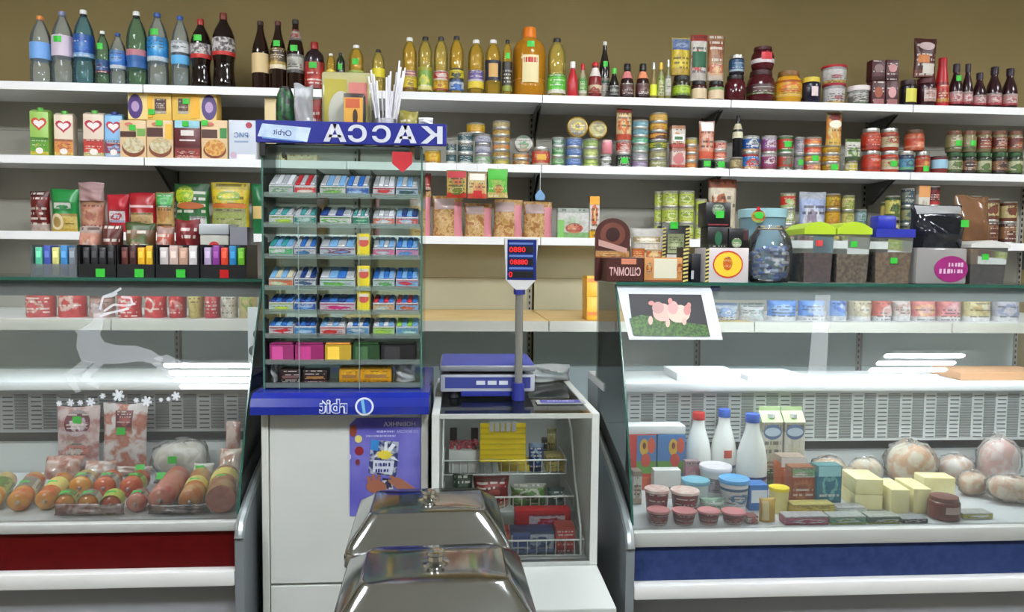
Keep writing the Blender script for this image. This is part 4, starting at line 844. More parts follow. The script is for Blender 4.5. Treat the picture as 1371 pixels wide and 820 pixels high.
t2 = T('tape_tab', 'dark clip holding the piglet paper at the case top', 'clip', c); rbox(-.016, .016, -.004, .004, -.008, .008, .002).obj('clip', mt((50,54,80), .4), t2)
# papers on the right work ledge
LZ = .855+.032
for i, (px, c1) in enumerate(((960, (244,244,246)), (1020, (226,222,226)), (1300, (190,140,100)))):
    Y = 2.78; c = at(px, 500, Y)
    t = T('paper_sheet', ('stack of white paper on the dairy case ledge', 'pinkish sheet of paper on the dairy case ledge', 'brown cardboard on the dairy case ledge')[i], 'paper', (c.x, Y-.02, LZ+.0005))
    ob = rbox((-.19,-.1,-.12)[i], (.05,.12,.25)[i], -.09, .09, 0, (.03,.02,.03)[i], .002).obj('sheets', mt(c1, .6), t)

# ================================================================== TOP OF THE DAIRY CASE
ZT = 1.2555; RT = Row(ZT, 2.45)
STRIPE = None
def stripes(m, x0, x1, z0, z1, y, parent):
    k = MB(); n = max(3, int((z1-z0)/.012)); h = (z1-z0)/n
    for i in range(n): k.add([(x0, y, z0+i*h), (x1, y, z0+i*h+h*.3), (x1, y, z0+i*h+h*.8), (x0, y, z0+i*h+h*.5)], [(0,1,2,3)])
    k.obj('stripe_print', m, parent, fix=False)
# cookie display box with arched back
Y = 2.47; X, W, H = geo(812, 862, 345, Y, ZT)
t = T('cookie_box', 'brown arched cookie display box on the dairy case corner', 'box', (X, Y, ZT))
CHOC = mt((70,30,24), .4)
rbox(-W/2, W/2, 0, .10, 0, H, .002).obj('tray', CHOC, t)
X2, W2, H2 = geo(798, 845, 292, Y+.09, ZT); dx = X2-X
arch = [(dx-W2/2, 0), (dx+W2/2, 0)] + [(dx+W2/2*math.cos(a), H2-W2/2*.9+W2/2*.9*math.sin(a)) for a in [pi*i/12 for i in range(13)]]
MB().prism(arch, .10, .106).obj('arched_back', CHOC, t)
def inset(poly, k, cx, cz): return [(cx+(x-cx)*k, cz+(z-cz)*k) for x, z in poly]
MB().prism(ell(dx, H2*.74, W2*.36, W2*.34), .0985, .0999).obj('print_oval', mt((110,60,46), .4), t)
MB().prism(ell(dx, H2*.74, W2*.2, W2*.2), .0975, .0984).obj('print_oval', mt((50,22,20), .4), t)
MB().prism([(dx-W2*.4,H2*.56),(dx+W2*.42,H2*.44),(dx+W2*.42,H2*.52),(dx-W2*.4,H2*.66)], .0980, .0999).obj('print_panel', mt((190,150,140), .4), t)
MB().box(dx-W2*.48, dx+W2*.48, .0982, .0999, H*1.0, H2*.48).obj('print_panel', pr((200,150,90),(226,190,140),(170,110,60)), t)
put_text('СШОМИТ', 0, -.0015, H*.42, H*.36, mt((222,180,176)), t, True, .02, W*.84)
MB().box(-W*.1, W*.3, -.0012, 0, H*.72, H*.95).obj('print_panel', mt((206,130,100), .4), t)
t, z = boxi('cookie_tray', 'tan cookie carton with white panel beside the arched box', 'box', 863, 914, 345, Row(ZT, 2.47), .10, mt((200,140,80), .4), [(.0,.0,1,.08,mt((120,60,30))), (.25,.15,.85,.95,mt((220,214,190))), (.05,.3,.2,.8,pr((170,90,40),(206,150,80)),'e'), (.86,.3,.99,.8,pr((170,90,40),(206,150,80)),'e')])
bag('cracker_pack', 'white cracker pack with orange biscuits standing in the carton', 'pack', 845, 889, 306, Row(ZT, 2.585), .03, pr((226,220,206),(232,228,220),(206,196,170)), [(.45,.62,.02,.4,pr((206,110,40),(214,140,70))), (.38,.6,.45,.98,pr((190,110,50),(226,200,150))), (.72,.86,.08,.9,pr((150,130,80),(226,220,200)))])
t, z = boxi('striped_box', 'black box with yellow hazard stripes behind the cookie carton', 'box', 886, 924, 302, Row(ZT, 2.60), .06, mt((30,28,28), .4), [(.22,.5,.8,.85,pr((150,160,120),(190,200,160))), (.2,.4,.85,.48,mt((220,220,214)))], [(.42,1.0)])
X, W, H = geo(886, 924, 302, 2.60, ZT)
for q in (-W/2+.0, W/2-.016): stripes(mt((206,190,110)), q, q+.016, H*.35, H*.98, -.0012, t)
t, z = boxi('striped_post', 'narrow box side with yellow black stripes at the carton end', 'box', 915, 922, 331, Row(ZT, 2.47), .08, mt((30,28,28), .4))
X, W, H = geo(915, 922, 331, 2.47, ZT); stripes(mt((206,190,110)), -W/2, W/2, 0, H, -.0012, t)
boxi('dark_box', 'dark navy box in the gap between the two displays', 'box', 926, 940, 340, Row(ZT, 2.52), .06, mt((24,24,34), .4), [(.0,.1,.25,.4,mt((200,200,206)))])
# oval emblem box
t, z = boxi('emblem_box', 'pale pink carton with yellow red oval emblem', 'box', 945, 1003, 332, Row(ZT, 2.47), .12, mt((206,196,196), .4), [(.17,.12,.87,.92,mt((200,60,40)),'e'), (.2,.17,.84,.87,mt((240,200,50)),'e'), (.4,.35,.62,.75,pr((226,140,40),(214,110,40)),'e')])
X, W, H = geo(945, 1003, 332, 2.47, ZT); stripes(mt((206,190,110)), -W/2, -W/2+.012, 0, H, -.0012, t); MB().box(-W/2, -W/2+.012, -.0008, 0, 0, H).obj('print_panel', mt((30,28,28)), t)
BT = 'black tins stacked on the emblem carton'
t, z2 = boxi('black_tin', 'lower left black tin with green patch on the emblem carton', 'tin', 948, 975, 304, Row(ZT, 2.47), .08, pr((20,20,22),(26,26,28),(50,60,50)), [(.35,.1,.7,.8,mt((30,90,60)),'e')], group=BT, z0=z+.0005)
boxi('black_tin', 'lower right black tin with pale round print', 'tin', 976, 1003, 306, Row(ZT, 2.47), .08, mt((18,18,20), .35), [(.15,.0,.65,.5,pr((120,160,110),(170,180,150)),'e'), (.7,.4,.95,.9,mt((60,24,30)))], group=BT, z0=z+.0005)
boxi('black_tin', 'upper black tin with bright green sticker', 'tin', 945, 979, 271, Row(ZT, 2.47), .08, mt((18,18,20), .35), [(.25,.45,.75,.95,pr((110,130,110),(150,170,140)),'e'), (.1,.05,.9,.12,mt((110,30,40)))], [(.55,.5)], group=BT, z0=z2+.0005)
# pale blue tub behind
tub('blue_tub', 'pale blue translucent tub with fruit sticker behind the candy jar', 990, 1052, 281, Row(ZT, 2.68), gl((150,190,206), .6, 1.4, .1), mt((150,190,200), .3), taper=.9)
c = at(1015, 290, 2.672)
t = T('lid_knob', 'green and red knobbed sticker on the pale blue tub', 'sticker', c)
MB().prism(ell(0, 0, .026, .024), -.003, .0).obj('patch', pr((190,160,80),(200,110,60),(150,170,90)), t); MB().prism(ell(.002, .004, .017, .012), -.005, -.003).obj('price_sticker', GREEN, t)
MB().prism([(-.008,.02),(.008,.02),(.004,.036),(-.004,.036)], -.003, 0).obj('red_tip', REDM, t)
# candy globe
Y = 2.54; X, W, H = geo(1001, 1061, 302, Y, ZT); R = W/2
t = T('candy_jar', 'big clear round jar of blue and silver wrapped candy', 'jar', (X, Y, ZT))
MB().lathe([(0,.001),(R*.78,.001),(R*.92,H*.08),(R,H*.3),(R*.98,H*.55),(R*.84,H*.8),(R*.6,H*.93),(R*.56,H*.97),(R*.5,H)], 30).obj('jar', gl((252,254,254), .05, 1.5, .02), t, 60)
MB().lathe([(0,H*.93),(R*.5,H*.93),(R*.5,H*.95),(0,H*.95)], 20).obj('paper_lid', mt((206,180,140), .6), t)
rnd = random.Random(4)
for k in range(72):
    a = rnd.uniform(0, 6.28); q = R*.74*math.sqrt(rnd.random()); z = H*.07+H*.55*rnd.random()
    m = rbox(-.013, .013, -.007, .007, -.006, .006, .003, 1); m.xf(Matrix.Translation((q*math.cos(a), q*math.sin(a), z)) @ Matrix.Rotation(rnd.uniform(0,6), 4, 'Z') @ Matrix.Rotation(rnd.uniform(-1,1), 4, 'X'))
    m.obj('candy', (mt((170,186,214), .25, .2), mt((222,226,230), .2, .3), mt((96,126,196), .3, .1))[k % 3], t)
# lime lidded boxes of beans
def container(label, x0, x1, yt, ylid, fill, fillh, lidm, st, Y=2.47, handle=False, grp='clear boxes of loose nuts with coloured lids'):
    X, W, H = geo(x0, x1, ylid, Y, ZT); t = T('nut_container', label, 'container', (X, Y, ZT), grp); D = .15
    V = []
    for z, k in ((0,.9), (H,1.0)): V += [(-W/2*k, D/2-D/2*k, z), (W/2*k, D/2-D/2*k, z), (W/2*k, D/2+D/2*k, z), (-W/2*k, D/2+D/2*k, z)]
    m = MB(); m.add(V, [(0,1,5,4),(1,2,6,5),(2,3,7,6),(3,0,4,7)]); m.obj('box', gl((244,248,246), .08, 1.45, .03), t, fix=False)
    hf = H*fillh; k = .9+.1*fillh; mm = MB()
    mm.add([(-W/2*.88,D*.06,.003),(W/2*.88,D*.06,.003),(W/2*.88,D*.94,.003),(-W/2*.88,D*.94,.003),(-W/2*k*.97,D*.035,hf),(W/2*k*.97,D*.035,hf),(W/2*k*.97,D*.965,hf),(-W/2*k*.97,D*.965,hf)], [(0,3,2,1),(4,5,6,7),(0,1,5,4),(1,2,6,5),(2,3,7,6),(3,0,4,7)])
    mm.obj('nuts', fill, t)['kind'] = 'stuff'
    HL = at((x0+x1)/2, yt, Y).z-ZT
    V = []; F = []
    arc = [(-W/2*1.04, H), (-W/2*1.04, H+(HL-H)*.45), (-W/2*.5, HL*.97), (0, HL), (W/2*.5, HL*.97), (W/2*1.04, H+(HL-H)*.45), (W/2*1.04, H)] if not handle else [(-W/2*1.05,H),(-W/2*1.05,HL),(W/2*1.05,HL),(W/2*1.05,H)]
    MB().prism(arc, -.006, D+.006).obj('lid', lidm, t)
    if handle: rbox(-.035, .035, D*.3, D*.7, HL, HL+.05, .01).obj('handle', lidm, t, 40); 
    MB().box(-.012+.01*st[0], .012+.01*st[0], D/2-D/2*(.9+.1*st[1])-.004, D/2-D/2*(.9+.1*st[1])-.002, H*st[1]-.01, H*st[1]+.01).obj('price_sticker', st[2], t)
    return t
LIME = mt((176,204,44), .35)
container('clear box of dark red beans with lime lid', 1077, 1117, 297, 314, mottled((60,26,24), (110,60,56), 90, .5), .62, LIME, (0,.82,mt((200,60,60))))
container('clear box of brown nuts with lime lid', 1121, 1166, 297, 314, mottled((90,60,36), (150,120,84), 90, .5), .60, LIME, (0,.80,GREEN))
container('clear box of tan nuts with blue handled lid', 1173, 1223, 307, 318, mottled((120,80,44), (170,130,84), 90, .5), .68, mt((40,50,160), .35), (0,.5,GREEN), handle=True)
# container with magenta logo + dark bag on it
Y = 2.47; X, W, H = geo(1228, 1296, 332, Y, ZT); 
t = T('frosted_tub', 'clear plastic tub with magenta oval logo under the dark bag', 'container', (X, Y, ZT))
rbox(-W/2, W/2, 0, .16, 0, H, .008).obj('tub', gl((214,214,214), .55, 1.4, .1, (190,186,184)), t, 40)
MB().prism(ell(W*.18, H*.42, W*.33, H*.36, 28), -.0025, -.0005).obj('logo_oval', mt((150,30,110), .4), t)
marks(W*.26, -.0035, H*.54, W*.28, H*.13, mt((226,190,214)), t, 3); marks(W*.16, -.0035, H*.36, W*.44, H*.14, mt((226,190,214)), t, 5)
bag('dried_fruit_bag', 'clear bag of dark prunes with green sticker on the logo tub', 'bag', 1227, 1296, 274, Row(ZT, 2.48), .13, gl((70,72,80), .6, 1.5, .08, (44,46,54)), [(.78,.98,.05,.95,gl((250,250,250), .35, 1.45, .1))], [(.78,.55)], z0=ZT+H+.001, wob=.12)
bag('dried_fruit_bag', 'clear bag of brown dried fruit at the right photo edge', 'bag', 1284, 1330, 262, Row(ZT, 2.66), .1, gl((190,170,150), .5, 1.45, .08, (150,110,80)), z0=ZT, wob=.12)
container('clear box of dark raisins at the right photo edge', 1300, 1350, 322, 332, mottled((40,24,30), (80,50,50), 90, .5), .55, mt((206,206,200), .4), (-1.5,.75,GREEN))

# ================================================================== TOP OF THE SAUSAGE CASE
LT = Row(ZT, 2.45)
tx = [(40,102), (104,154), (156,206), (208,266), (268,330)]
tl = ['clear tray of coloured lighters, leftmost', 'black tray with dark pens inside', 'black tray with a yellow packet inside', 'black tray of pale sachets', 'black tray of coloured gum cards beside the till stand']
for i, (a, b) in enumerate(tx):
    X, W, H = geo(a, b, 327, 2.45, ZT); D = .13
    t = T('counter_tray', tl[i], 'tray', (X, 2.45, ZT), 'black counter trays on the sausage case')
    bm_ = mt((22,22,26), .4) if i else gl((200,206,210), .2, 1.45, .05)
    MB().box(-W/2, W/2, 0, D, 0, .004).obj('tray_base', bm_, t)
    MB().box(-W/2, W/2, D-.003, D, .004, H*1.0).obj('tray_back', bm_, t); MB().box(-W/2, W/2, 0, .003, .004, H*.4).obj('tray_front', bm_, t)
    for q in (-1, 1): MB().box(q*W/2-.0015-q*.0015, q*W/2+.0015-q*.0015, .003, D-.003, .004, H*.98).obj('tray_side', bm_, t)
    if i in (1, 2, 3, 4):
        st = MB().box((-.3,-.02,-.02,-.02,-.08)[i]*W-.0, (-.3,-.02,-.02,-.02,-.08)[i]*W+.028, -.004, -.0025, .002, .028)
        st.obj('price_sticker', GREEN if i < 4 else REDM, t)
    cols = [[(90,190,150),(60,80,160),(206,200,120),(60,130,190),(120,130,140)], [(30,30,34)]*4, [(80,30,26),(60,26,26),(226,170,30),(226,176,40)], [(200,190,190),(206,180,170),(190,150,130),(206,200,200)], [(190,170,206),(130,50,140),(214,60,30),(30,130,190),(110,190,40)]][i]
    for k, c in enumerate(cols):
        xa = -W/2+.006+(W-.012)*k/len(cols); xb = xa+(W-.012)/len(cols)-.004
        w_ = T('gum_card', ('%s item standing in the %s' % (('first','second','third','fourth','fifth')[k], tl[i].replace(', leftmost','').replace(' beside the till stand',''))), 'packet', (X+(xa+xb)/2, 2.45+.015, ZT+.0045), 'small packets in the counter trays')
        rbox(-(xb-xa)/2, (xb-xa)/2, 0, .05, 0, H*(.86+.06*(k % 2)), .003).obj('packet', mt(c, .4), w_, 40)
        MB().box(-(xb-xa)*.3, (xb-xa)*.3, -.001, 0, H*.55, H*.75).obj('print_panel', mt(tuple(min(255, v+50) for v in c), .4), w_)
SNK = 'snack bags lying behind the counter trays'
zt = ZT
for (a, b, y, m, lab, z0) in ((103,134,303,pr((206,150,130),(226,200,190),(170,90,80)),'pink white snack bag behind the black tray',None), (134,162,301,pr((90,40,34),(120,60,50),(170,130,110)),'dark red brown snack bag behind the yellow packet tray',None),
                          (165,206,298,pr((110,80,50),(80,100,50),(180,160,130)),'brown green snack bag over the yellow packet',None), (207,231,304,pr((206,110,90),(226,190,180),(170,60,50)),'pale red snack bag above the sachets',None), (232,266,294,pr((120,20,30),(150,40,46),(210,190,180)),'maroon snack bag above the sachets',None)):
    bag('snack_bag', lab, 'bag', a, b, y, Row(ZT, 2.60), .07, m, group=SNK, wob=.12)
X, W, H = geo(267, 306, 300, 2.60, ZT); t = T('snack_tub', 'white plastic box with red round sticker on the counter', 'container', (X, 2.60, ZT))
rbox(-W/2, W/2, 0, .1, 0, H*.8, .006).obj('box', gl((226,226,214), .7, 1.4, .1), t, 40); rbox(-W/2*1.04, W/2*1.04, -.004, .104, H*.8, H, .004).obj('lid', mt((190,196,200), .3), t, 40)
MB().prism(ell(0, H*.6, .016, .013), -.003, -.001).obj('sticker', mt((200,50,50)), t)
boxi('dark_box', 'dark grey box beside the white plastic box', 'box', 308, 331, 304, Row(ZT, 2.60), .08, mt((50,52,62), .35), [(.0,.4,1,1,mt((150,150,160)))])

# ================================================================== CASH CABINET AND CLEAR GUM STAND
CBZ = .934; CX0, CX1 = -.569, -.086
t = T('cash_cabinet', 'white cash counter cabinet with blue ledge and purple poster', 'cabinet', ((CX0+CX1)/2, 2.2, 0)); ox = (CX0+CX1)/2; hw = (CX1-CX0)/2
WHT = mottled((202,205,200), (208,211,206), 3, .45)
rbox(-hw, hw, .012, .52, .06, CBZ-.05, .003).obj('body', WHT, t)
rbox(-hw+.022, hw-.022, 0, .0119, .36, CBZ-.065, .002).obj('upper_front_panel', WHT, t)
rbox(-hw+.022, hw-.022, 0, .0119, .06, .352, .002).obj('lower_front_panel', WHT, t)
for q in (-1, 1): rbox(q*hw-(.02 if q > 0 else 0), q*hw+(0 if q > 0 else .02), -.006, .0118, .0, CBZ-.05, .002).obj('side_edge', mt((206,208,200), .4), t)
MB().box(-hw+.022, hw-.022, -.001, .0115, CBZ-.064, CBZ-.05).obj('shadow_gap', BLACK, t)
BLUEP = mt((26,40,138), .2)
pf = [(-.055,CBZ-.058), (.10,CBZ-.058), (.10,CBZ+.0), (-.02,CBZ+.0), (-.045,CBZ-.012), (-.055,CBZ-.035)]
lg = MB().prismx(pf, -hw-.018, hw+.004).obj('blue_ledge', BLUEP, t)
rbox(-hw-.01, hw, .1, .5, CBZ-.05, CBZ, .004).obj('counter_top', BLUEP, t)
zl = CBZ-.034; yl = -.0565
oc = on = None
def at_l(px, py, Y): p = at(px, py, Y); return p.x-ox, p.z
lx, lz = at_l(488, 540, 2.145)
for k, (a, m) in enumerate(((.0265, mt((226,230,240))), (.021, mt((40,70,180))))):
    MB().prism(ell(lx, zl, a, a, 24), yl-.0006*(k+1), yl).obj('letter_ring', m, lg)
MB().prism([(lx-.004,zl-.02),(lx+.004,zl-.02),(lx-.002,zl+.021),(lx-.010,zl+.018)], yl-.002, yl).obj('letter_slash', mt((120,190,226)), lg)
put_text('rbit', lx-.088, yl-.0006, zl+.001, .043, mt((226,230,240)), lg, True, .06)
put_text('rbit', lx-.088, yl-.0012, zl+.001, .038, mt((30,60,170)), lg, True, .004, text('rbit', .038).w*1.02)
# poster on the cabinet front
ax, az = at_l(468, 560, 2.198); bx, bz = at_l(563, 690, 2.198); W = bx-ax; H = az-bz
ps = T('gum_poster', 'purple poster with mirrored lettering and gum pack on the white cabinet', 'poster', (ox+(ax+bx)/2, 2.199, bz))
MB().prism([(-W/2,0),(W/2,0),(W/2,H),(-W/2+.02,H),(-W/2,H-.02)], -.0015, -.0003).obj('sheet', mottled((84,80,170), (126,124,200), 5, .35), ps)
def pp(px, py): p = at(px, py, 2.198); return (p.x-ps.location.x, p.z-bz)
put_text('НОВИНКА', pp(535,568)[0], -.0022, pp(535,568)[1], .014, mt((214,214,236)), ps, True, .01, .093)
put_text('СО ВКУСОМ', pp(546,578)[0], -.0022, pp(546,578)[1], .008, mt((190,190,226)), ps, True, 0, .062)
marks(pp(516,578)[0], -.0022, pp(516,578)[1], .05, .007, mt((190,190,226)), ps, 7)
marks(pp(510,584)[0], -.0022, pp(510,584)[1], .085, .006, mt((190,190,226)), ps, 8)
def pq(name, pts, m, d=0): MB().prism([pp(*p) for p in pts], -.0024-.0006*d, -.0015).obj(name, m, ps)
pq('pack_print', [(497,589),(534,592),(531,639),(493,634)], pr((40,50,90),(60,70,120),(200,206,220), s=60), 0)
pq('pack_corner', [(497,589),(508,590),(506,604),(496,602)], mt((50,130,200)), 1)
for a in ((515,592,519,592), (525,594,530,596), (500,612,508,608), (528,612,534,618)):
    pq('ray_print', [(a[0],a[1]),(a[2],a[3]),(518,612),(514,610)], mt((226,230,236)), 2)
star = []
for i in range(20):
    r = (11, 8)[i % 2]; star.append((515+r*1.05*math.cos(2*pi*i/20), 609+r*.62*math.sin(2*pi*i/20)))
pq('burst_print', star, mt((224,206,70)), 3)
pq('pack_banner', [(500,616),(528,618),(525,636),(499,632)], mt((206,212,226)), 2)
marks(pp(513,622)[0], -.005, pp(513,622)[1], .046, .012, mt((40,50,120)), ps, 9); marks(pp(512,630)[0], -.005, pp(512,630)[1], .04, .011, mt((40,50,120)), ps, 10)
SK = mt((150,92,68), .6)
pq('hand_print', el2(504,652,14,9,16,.1), SK, 2)
for fx, fy, r in ((494,642,1.3), (500,640,1.5), (507,641,1.7)): pq('finger_print', el2(fx, fy, 5, 2.6, 12, r), SK, 3)
pq('hand_print', [(524,640),(535,640),(556,654),(552,660),(536,658),(524,648)], mt((156,100,78), .6), 2)
for fx, fy in ((526,640), (524,645)): pq('finger_print', el2(fx, fy, 5, 2.4, 12, .5), mt((156,100,78), .6), 3)
pq('pack_print', [(512,640),(525,642),(527,660),(513,662)], pr((226,226,230),(60,60,90)), 1)
for cx, cy, a, b, c in ((473,577,5,8,(130,60,40)), (481,604,6,6,(130,30,40)), (479,619,3,4,(110,40,50)), (480,588,5,5,(220,206,120)), (468,612,2,4,(200,200,220))): pq('fruit_print', el2(cx, cy, a, b), mt(c), 1)

# ---- clear stand
SYF, SYB = 2.24, 2.46
a = at(354, 524, SYF); b = at(564, 524, SYF); SX0, SX1 = a.x, b.x; SZ0 = CBZ+.001; SZ1 = at(460, 196, SYF).z; sx = (SX0+SX1)/2; sw = (SX1-SX0)/2
st_ = T('gum_stand', 'clear acrylic gum display stand with blue till sign', 'display stand', (sx, SYF, SZ0)); SH = SZ1-SZ0
ACR = gl((232,244,240), .05, 1.45, .02, (226,236,232)); AED = mt((70,110,100), .3)
for q in (-1, 1):
    MB().box(q*sw-.002, q*sw+.002, 0, SYB-SYF, 0, SH).obj('side_panel', ACR, st_)
    MB().box(q*sw-.0025, q*sw+.0025, -.003, 0, 0, SH).obj('side_edge', AED, st_)
MB().box(-sw+.002, sw-.002, SYB-SYF-.003, SYB-SYF, 0, SH).obj('back_panel', ACR, st_)
rows = [264, 304, 346, 388, 420, 452, 487, 518]
rz_ = [at(460, y, SYF).z-SZ0 for y in rows]
for px in (400, 425, 481, 497): 
    p = at(px, 400, SYF).x-sx
    MB().box(p-.001, p+.001, -.001, SYB-SYF-.003, rz_[5], rz_[0]+.08).obj('divider', ACR, st_) if px in (425, 497) else MB().box(p-.0008, p+.0008, -.002, .0, 0, rz_[1]+.02).obj('front_rod', AED if False else mt((150,170,166), .2), st_)
for i, z in enumerate(rz_):
    MB().add([(-sw+.003,.004,z),(sw-.003,.004,z),(sw-.003,SYB-SYF-.004,z+.012),(-sw+.003,SYB-SYF-.004,z+.012)], [(0,1,2,3)]).obj('tier_shelf', ACR, st_, fix=False)
    MB().box(-sw+.003, sw-.003, 0, .003, z-.003, z+.012).obj('tier_lip', gl((226,240,234), .16, 1.45, .02), st_)
# header sign
Yh = SYF-.012; h0 = at(343, 175, Yh); h1 = at(598, 182, Yh); hz0 = at(470, 193.5, Yh).z; hz1 = at(470, 164, Yh).z
hd = rbox(h0.x-sx, h1.x-sx, -.02, -.004, hz0-SZ0, hz1-SZ0, .002).obj('header_sign', mt((28,36,130), .35), st_)
SILV = mt((206,208,216), .4); hm = (hz0+hz1)/2-SZ0
def letter_a(x, z, h, wd):
    m = MB(); sw_ = wd*.27
    def q(pts): m.add([(x+a*wd, -.0215, z+b*h) for a, b in pts], [(0,1,2,3)])
    k = .27
    q([(-.5,-.5),(-.5+k,-.5),(.10,.5),(-.16,.5)]); q([(.5-k,-.5),(.5,-.5),(.16,.5),(-.10,.5)]); q([(-.28,-.26),(.28,-.26),(.24,-.10),(-.24,-.10)])
    return m.obj('letter', SILV, hd, fix=False)
for ch, px in zip('КАССА', (578, 543, 511, 479, 449)):
    if ch == 'А': letter_a(at(px, 180, Yh).x-sx, hm-.001, (hz1-hz0)*.80, .066)
    else: put_text(ch, at(px, 180, Yh).x-sx, -.0215, hm-.001, (hz1-hz0)*.80, SILV, hd, True, .035, .064 if ch != 'С' else .054, 'letter')
pk = [at(*p, Yh) for p in ((352,166),(417,172),(412,191),(346,183))]
MB().add([(p.x-sx, -.0212, p.z-SZ0) for p in pk], [(0,1,2,3)]).obj('gum_pack_print', mottled((150,180,214), (206,220,236), 20, .35), hd)
lt = text('Orbit', .017, True, .01); lt.xf(Matrix.Translation((pk[0].x*.5+pk[1].x*.5-sx-.012, -.0222, pk[0].z*.45+pk[2].z*.55-SZ0+.003)) @ Matrix.Rotation(.10, 4, 'Y')); lt.obj('lettering', mt((40,60,130)), hd, fix=False)
MB().add([(p.x-sx, -.0218, p.z-SZ0) for p in [at(*q, Yh) for q in ((352,184),(410,190),(402,190.5),(352,186))]], [(0,1,2,3)]).obj('print_stripe', mt((90,140,206)), hd)
for px in (353, 559):
    p = at(px, 200, SYF); rbox(p.x-sx-.008, p.x-sx+.008, -.016, .012, SH-.035, SH+.004, .002).obj('clamp', BLACK, st_)
p = at(538, 215, SYF-.002); ar = [(525,203),(552,204),(552,219),(539,231),(525,219)]
MB().prism([(at(*q, SYF-.004).x-sx, at(*q, SYF-.004).z-SZ0) for q in ar], -.003, -.001).obj('red_arrow_sticker', mt((190,34,44), .5), st_)
MB().prism(ell(at(380,208,SYF).x-sx, at(380,208,SYF).z-SZ0, .006, .010, 10), -.004, -.001).obj('dark_clip', BLACK, st_)
# gum cartons on tiers: wedge carton, printed front, packs on its slope
SIL = mt((206,210,216), .25, .3)
def gumbox(label, x0, x1, tier, front, packc, npk=4, h=.026, flat=False):
    z = rz_[tier]+SZ0+.0015; a = at(x0, rows[tier], SYF+.006); b = at(x1, rows[tier], SYF+.006); W = b.x-a.x
    g = T('gum_carton', label, 'gum', ((a.x+b.x)/2, SYF+.008, z+.0035), 'gum cartons in the clear stand')
    top = (rz_[tier-1]-rz_[tier] if tier else .10); hb = min(top*.62, .066)
    MB().prismx([(0,0),(.09,.004),(.09,hb),(.075,hb),(0,h)], -W/2, W/2).obj('carton', mt(front if isinstance(front, tuple) else (200,200,206), .4), g)
    if not isinstance(front, tuple): MB().box(-W/2+.001, W/2-.001, -.001, 0, .002, h-.002).obj('front_print', front, g)
    else: MB().box(-W/2+W*.1, -W/2+W*.55, -.001, 0, .006, h-.006).obj('front_print', mt(tuple(min(255, int(c*1.25+20)) for c in front), .4), g)
    n = npk
    for k in range(n):
        xa = -W/2+.002+(W-.004)*k/n; xb = xa+(W-.004)/n-.0015; sl = math.atan2(hb-h, .075); ln = math.hypot(hb-h, .075)
        m = rbox(xa, xb, .003, ln-.003, .0005, .006, .0012, 1); m.xf(Matrix.Translation((0,0,h)) @ Matrix.Rotation(sl, 4, 'X')); m.obj('gum_pack', packc[k % len(packc)], g, 40)
B_ = mt((50,110,190), .3); LB = mt((120,170,214), .3); DB = mt((30,60,130), .3); TL = mt((60,150,150), .3); RD = mt((190,40,50), .3); MG = mt((150,44,104), .35); LM = mt((140,190,60), .3); WH = mt((220,222,226), .3)
cells = {
 0: [(360,392,pr((190,200,196),(110,160,110),(220,220,220)),[SIL,WH]), (394,423,pr((190,60,60),(220,200,190)),[RD,SIL]), (428,462,pr((200,206,200),(120,170,90)),[SIL,LB]), (464,494,pr((60,100,170),(150,180,210)),[B_,SIL]), (499,528,pr((206,206,210),(190,60,60)),[SIL,WH]), (530,560,pr((170,190,206),(60,90,90)),[LB,SIL])],
 1: [(360,392,pr((200,210,206),(160,190,60)),[TL,SIL]), (394,423,pr((40,130,120),(170,200,190)),[SIL,TL]), (428,470,pr((214,218,210),(90,170,70),(220,220,220)),[DB,SIL]), (472,494,pr((50,130,110),(90,160,120)),[TL,SIL]), (499,528,pr((200,110,90),(190,200,206)),[SIL,WH]), (530,560,pr((190,90,90),(170,180,200)),[LB,DB])],
 2: [(360,392,pr((80,170,110),(200,210,206)),[TL,LB]), (394,423,pr((206,206,210),(60,110,150)),[SIL,B_]), (428,475,pr((190,200,206),(120,60,90),(60,110,190)),[SIL,LB]), (499,528,pr((206,120,150),(200,200,210)),[SIL,LB]), (530,560,pr((200,150,180),(90,130,180)),[B_,LB])],
 3: [(360,392,pr((214,120,90),(190,200,170)),[LB,mt((206,200,170),.3)]), (394,423,pr((206,210,214),(60,90,120)),[SIL,DB]), (428,475,pr((190,206,214),(110,170,90)),[SIL,LB,B_]), (499,528,pr((190,206,206),(90,150,90)),[B_,LB]), (530,560,pr((150,190,220),(190,70,80)),[B_,LB])],
 4: [(360,392,pr((190,206,206),(180,200,80)),[DB,B_]), (394,423,pr((50,100,170),(120,160,206)),[B_,DB]), (428,475,pr((206,190,200),(200,60,130)),[DB,B_]), (499,528,pr((206,170,130),(190,200,190)),[RD,B_]), (530,560,pr((140,180,214),(190,110,80)),[RD,B_])],
 5: [(360,392,pr((200,200,206),(190,50,60)),[B_,LB]), (394,423,pr((60,130,190),(150,190,220)),[DB,B_]), (428,462,pr((206,190,190),(200,60,60)),[LB,SIL]), (464,494,pr((100,150,190),(190,206,214)),[WH,B_]), (499,528,pr((170,206,140),(150,190,80)),[WH,LB]), (530,560,pr((110,160,190),(170,206,200)),[LM,LB])],
 6: [(361,393,(150,50,106),[MG]), (395,433,(146,40,98),[MG]), (435,470,(190,156,50),[mt((220,150,70),.35)]), (472,508,(40,70,40),[mt((40,80,36),.35)]), (510,556,(30,28,30),[BLACK, mt((170,50,40),.35)])],
}
posn = ['leftmost', 'second from left', 'third from left', 'fourth from left', 'fifth from left', 'rightmost']
tn = ['top', 'second', 'third', 'fourth', 'fifth', 'sixth', 'seventh']
for r, lst in cells.items():
    for k, (x0, x1, f, pc) in enumerate(lst):
        gumbox('gum carton in the %s tier of the clear stand, %s' % (tn[r], 'rightmost' if k == len(lst)-1 else posn[k]), x0, x1, r, f, pc, 4 if r < 6 else 1, .026 if r < 6 else .05)
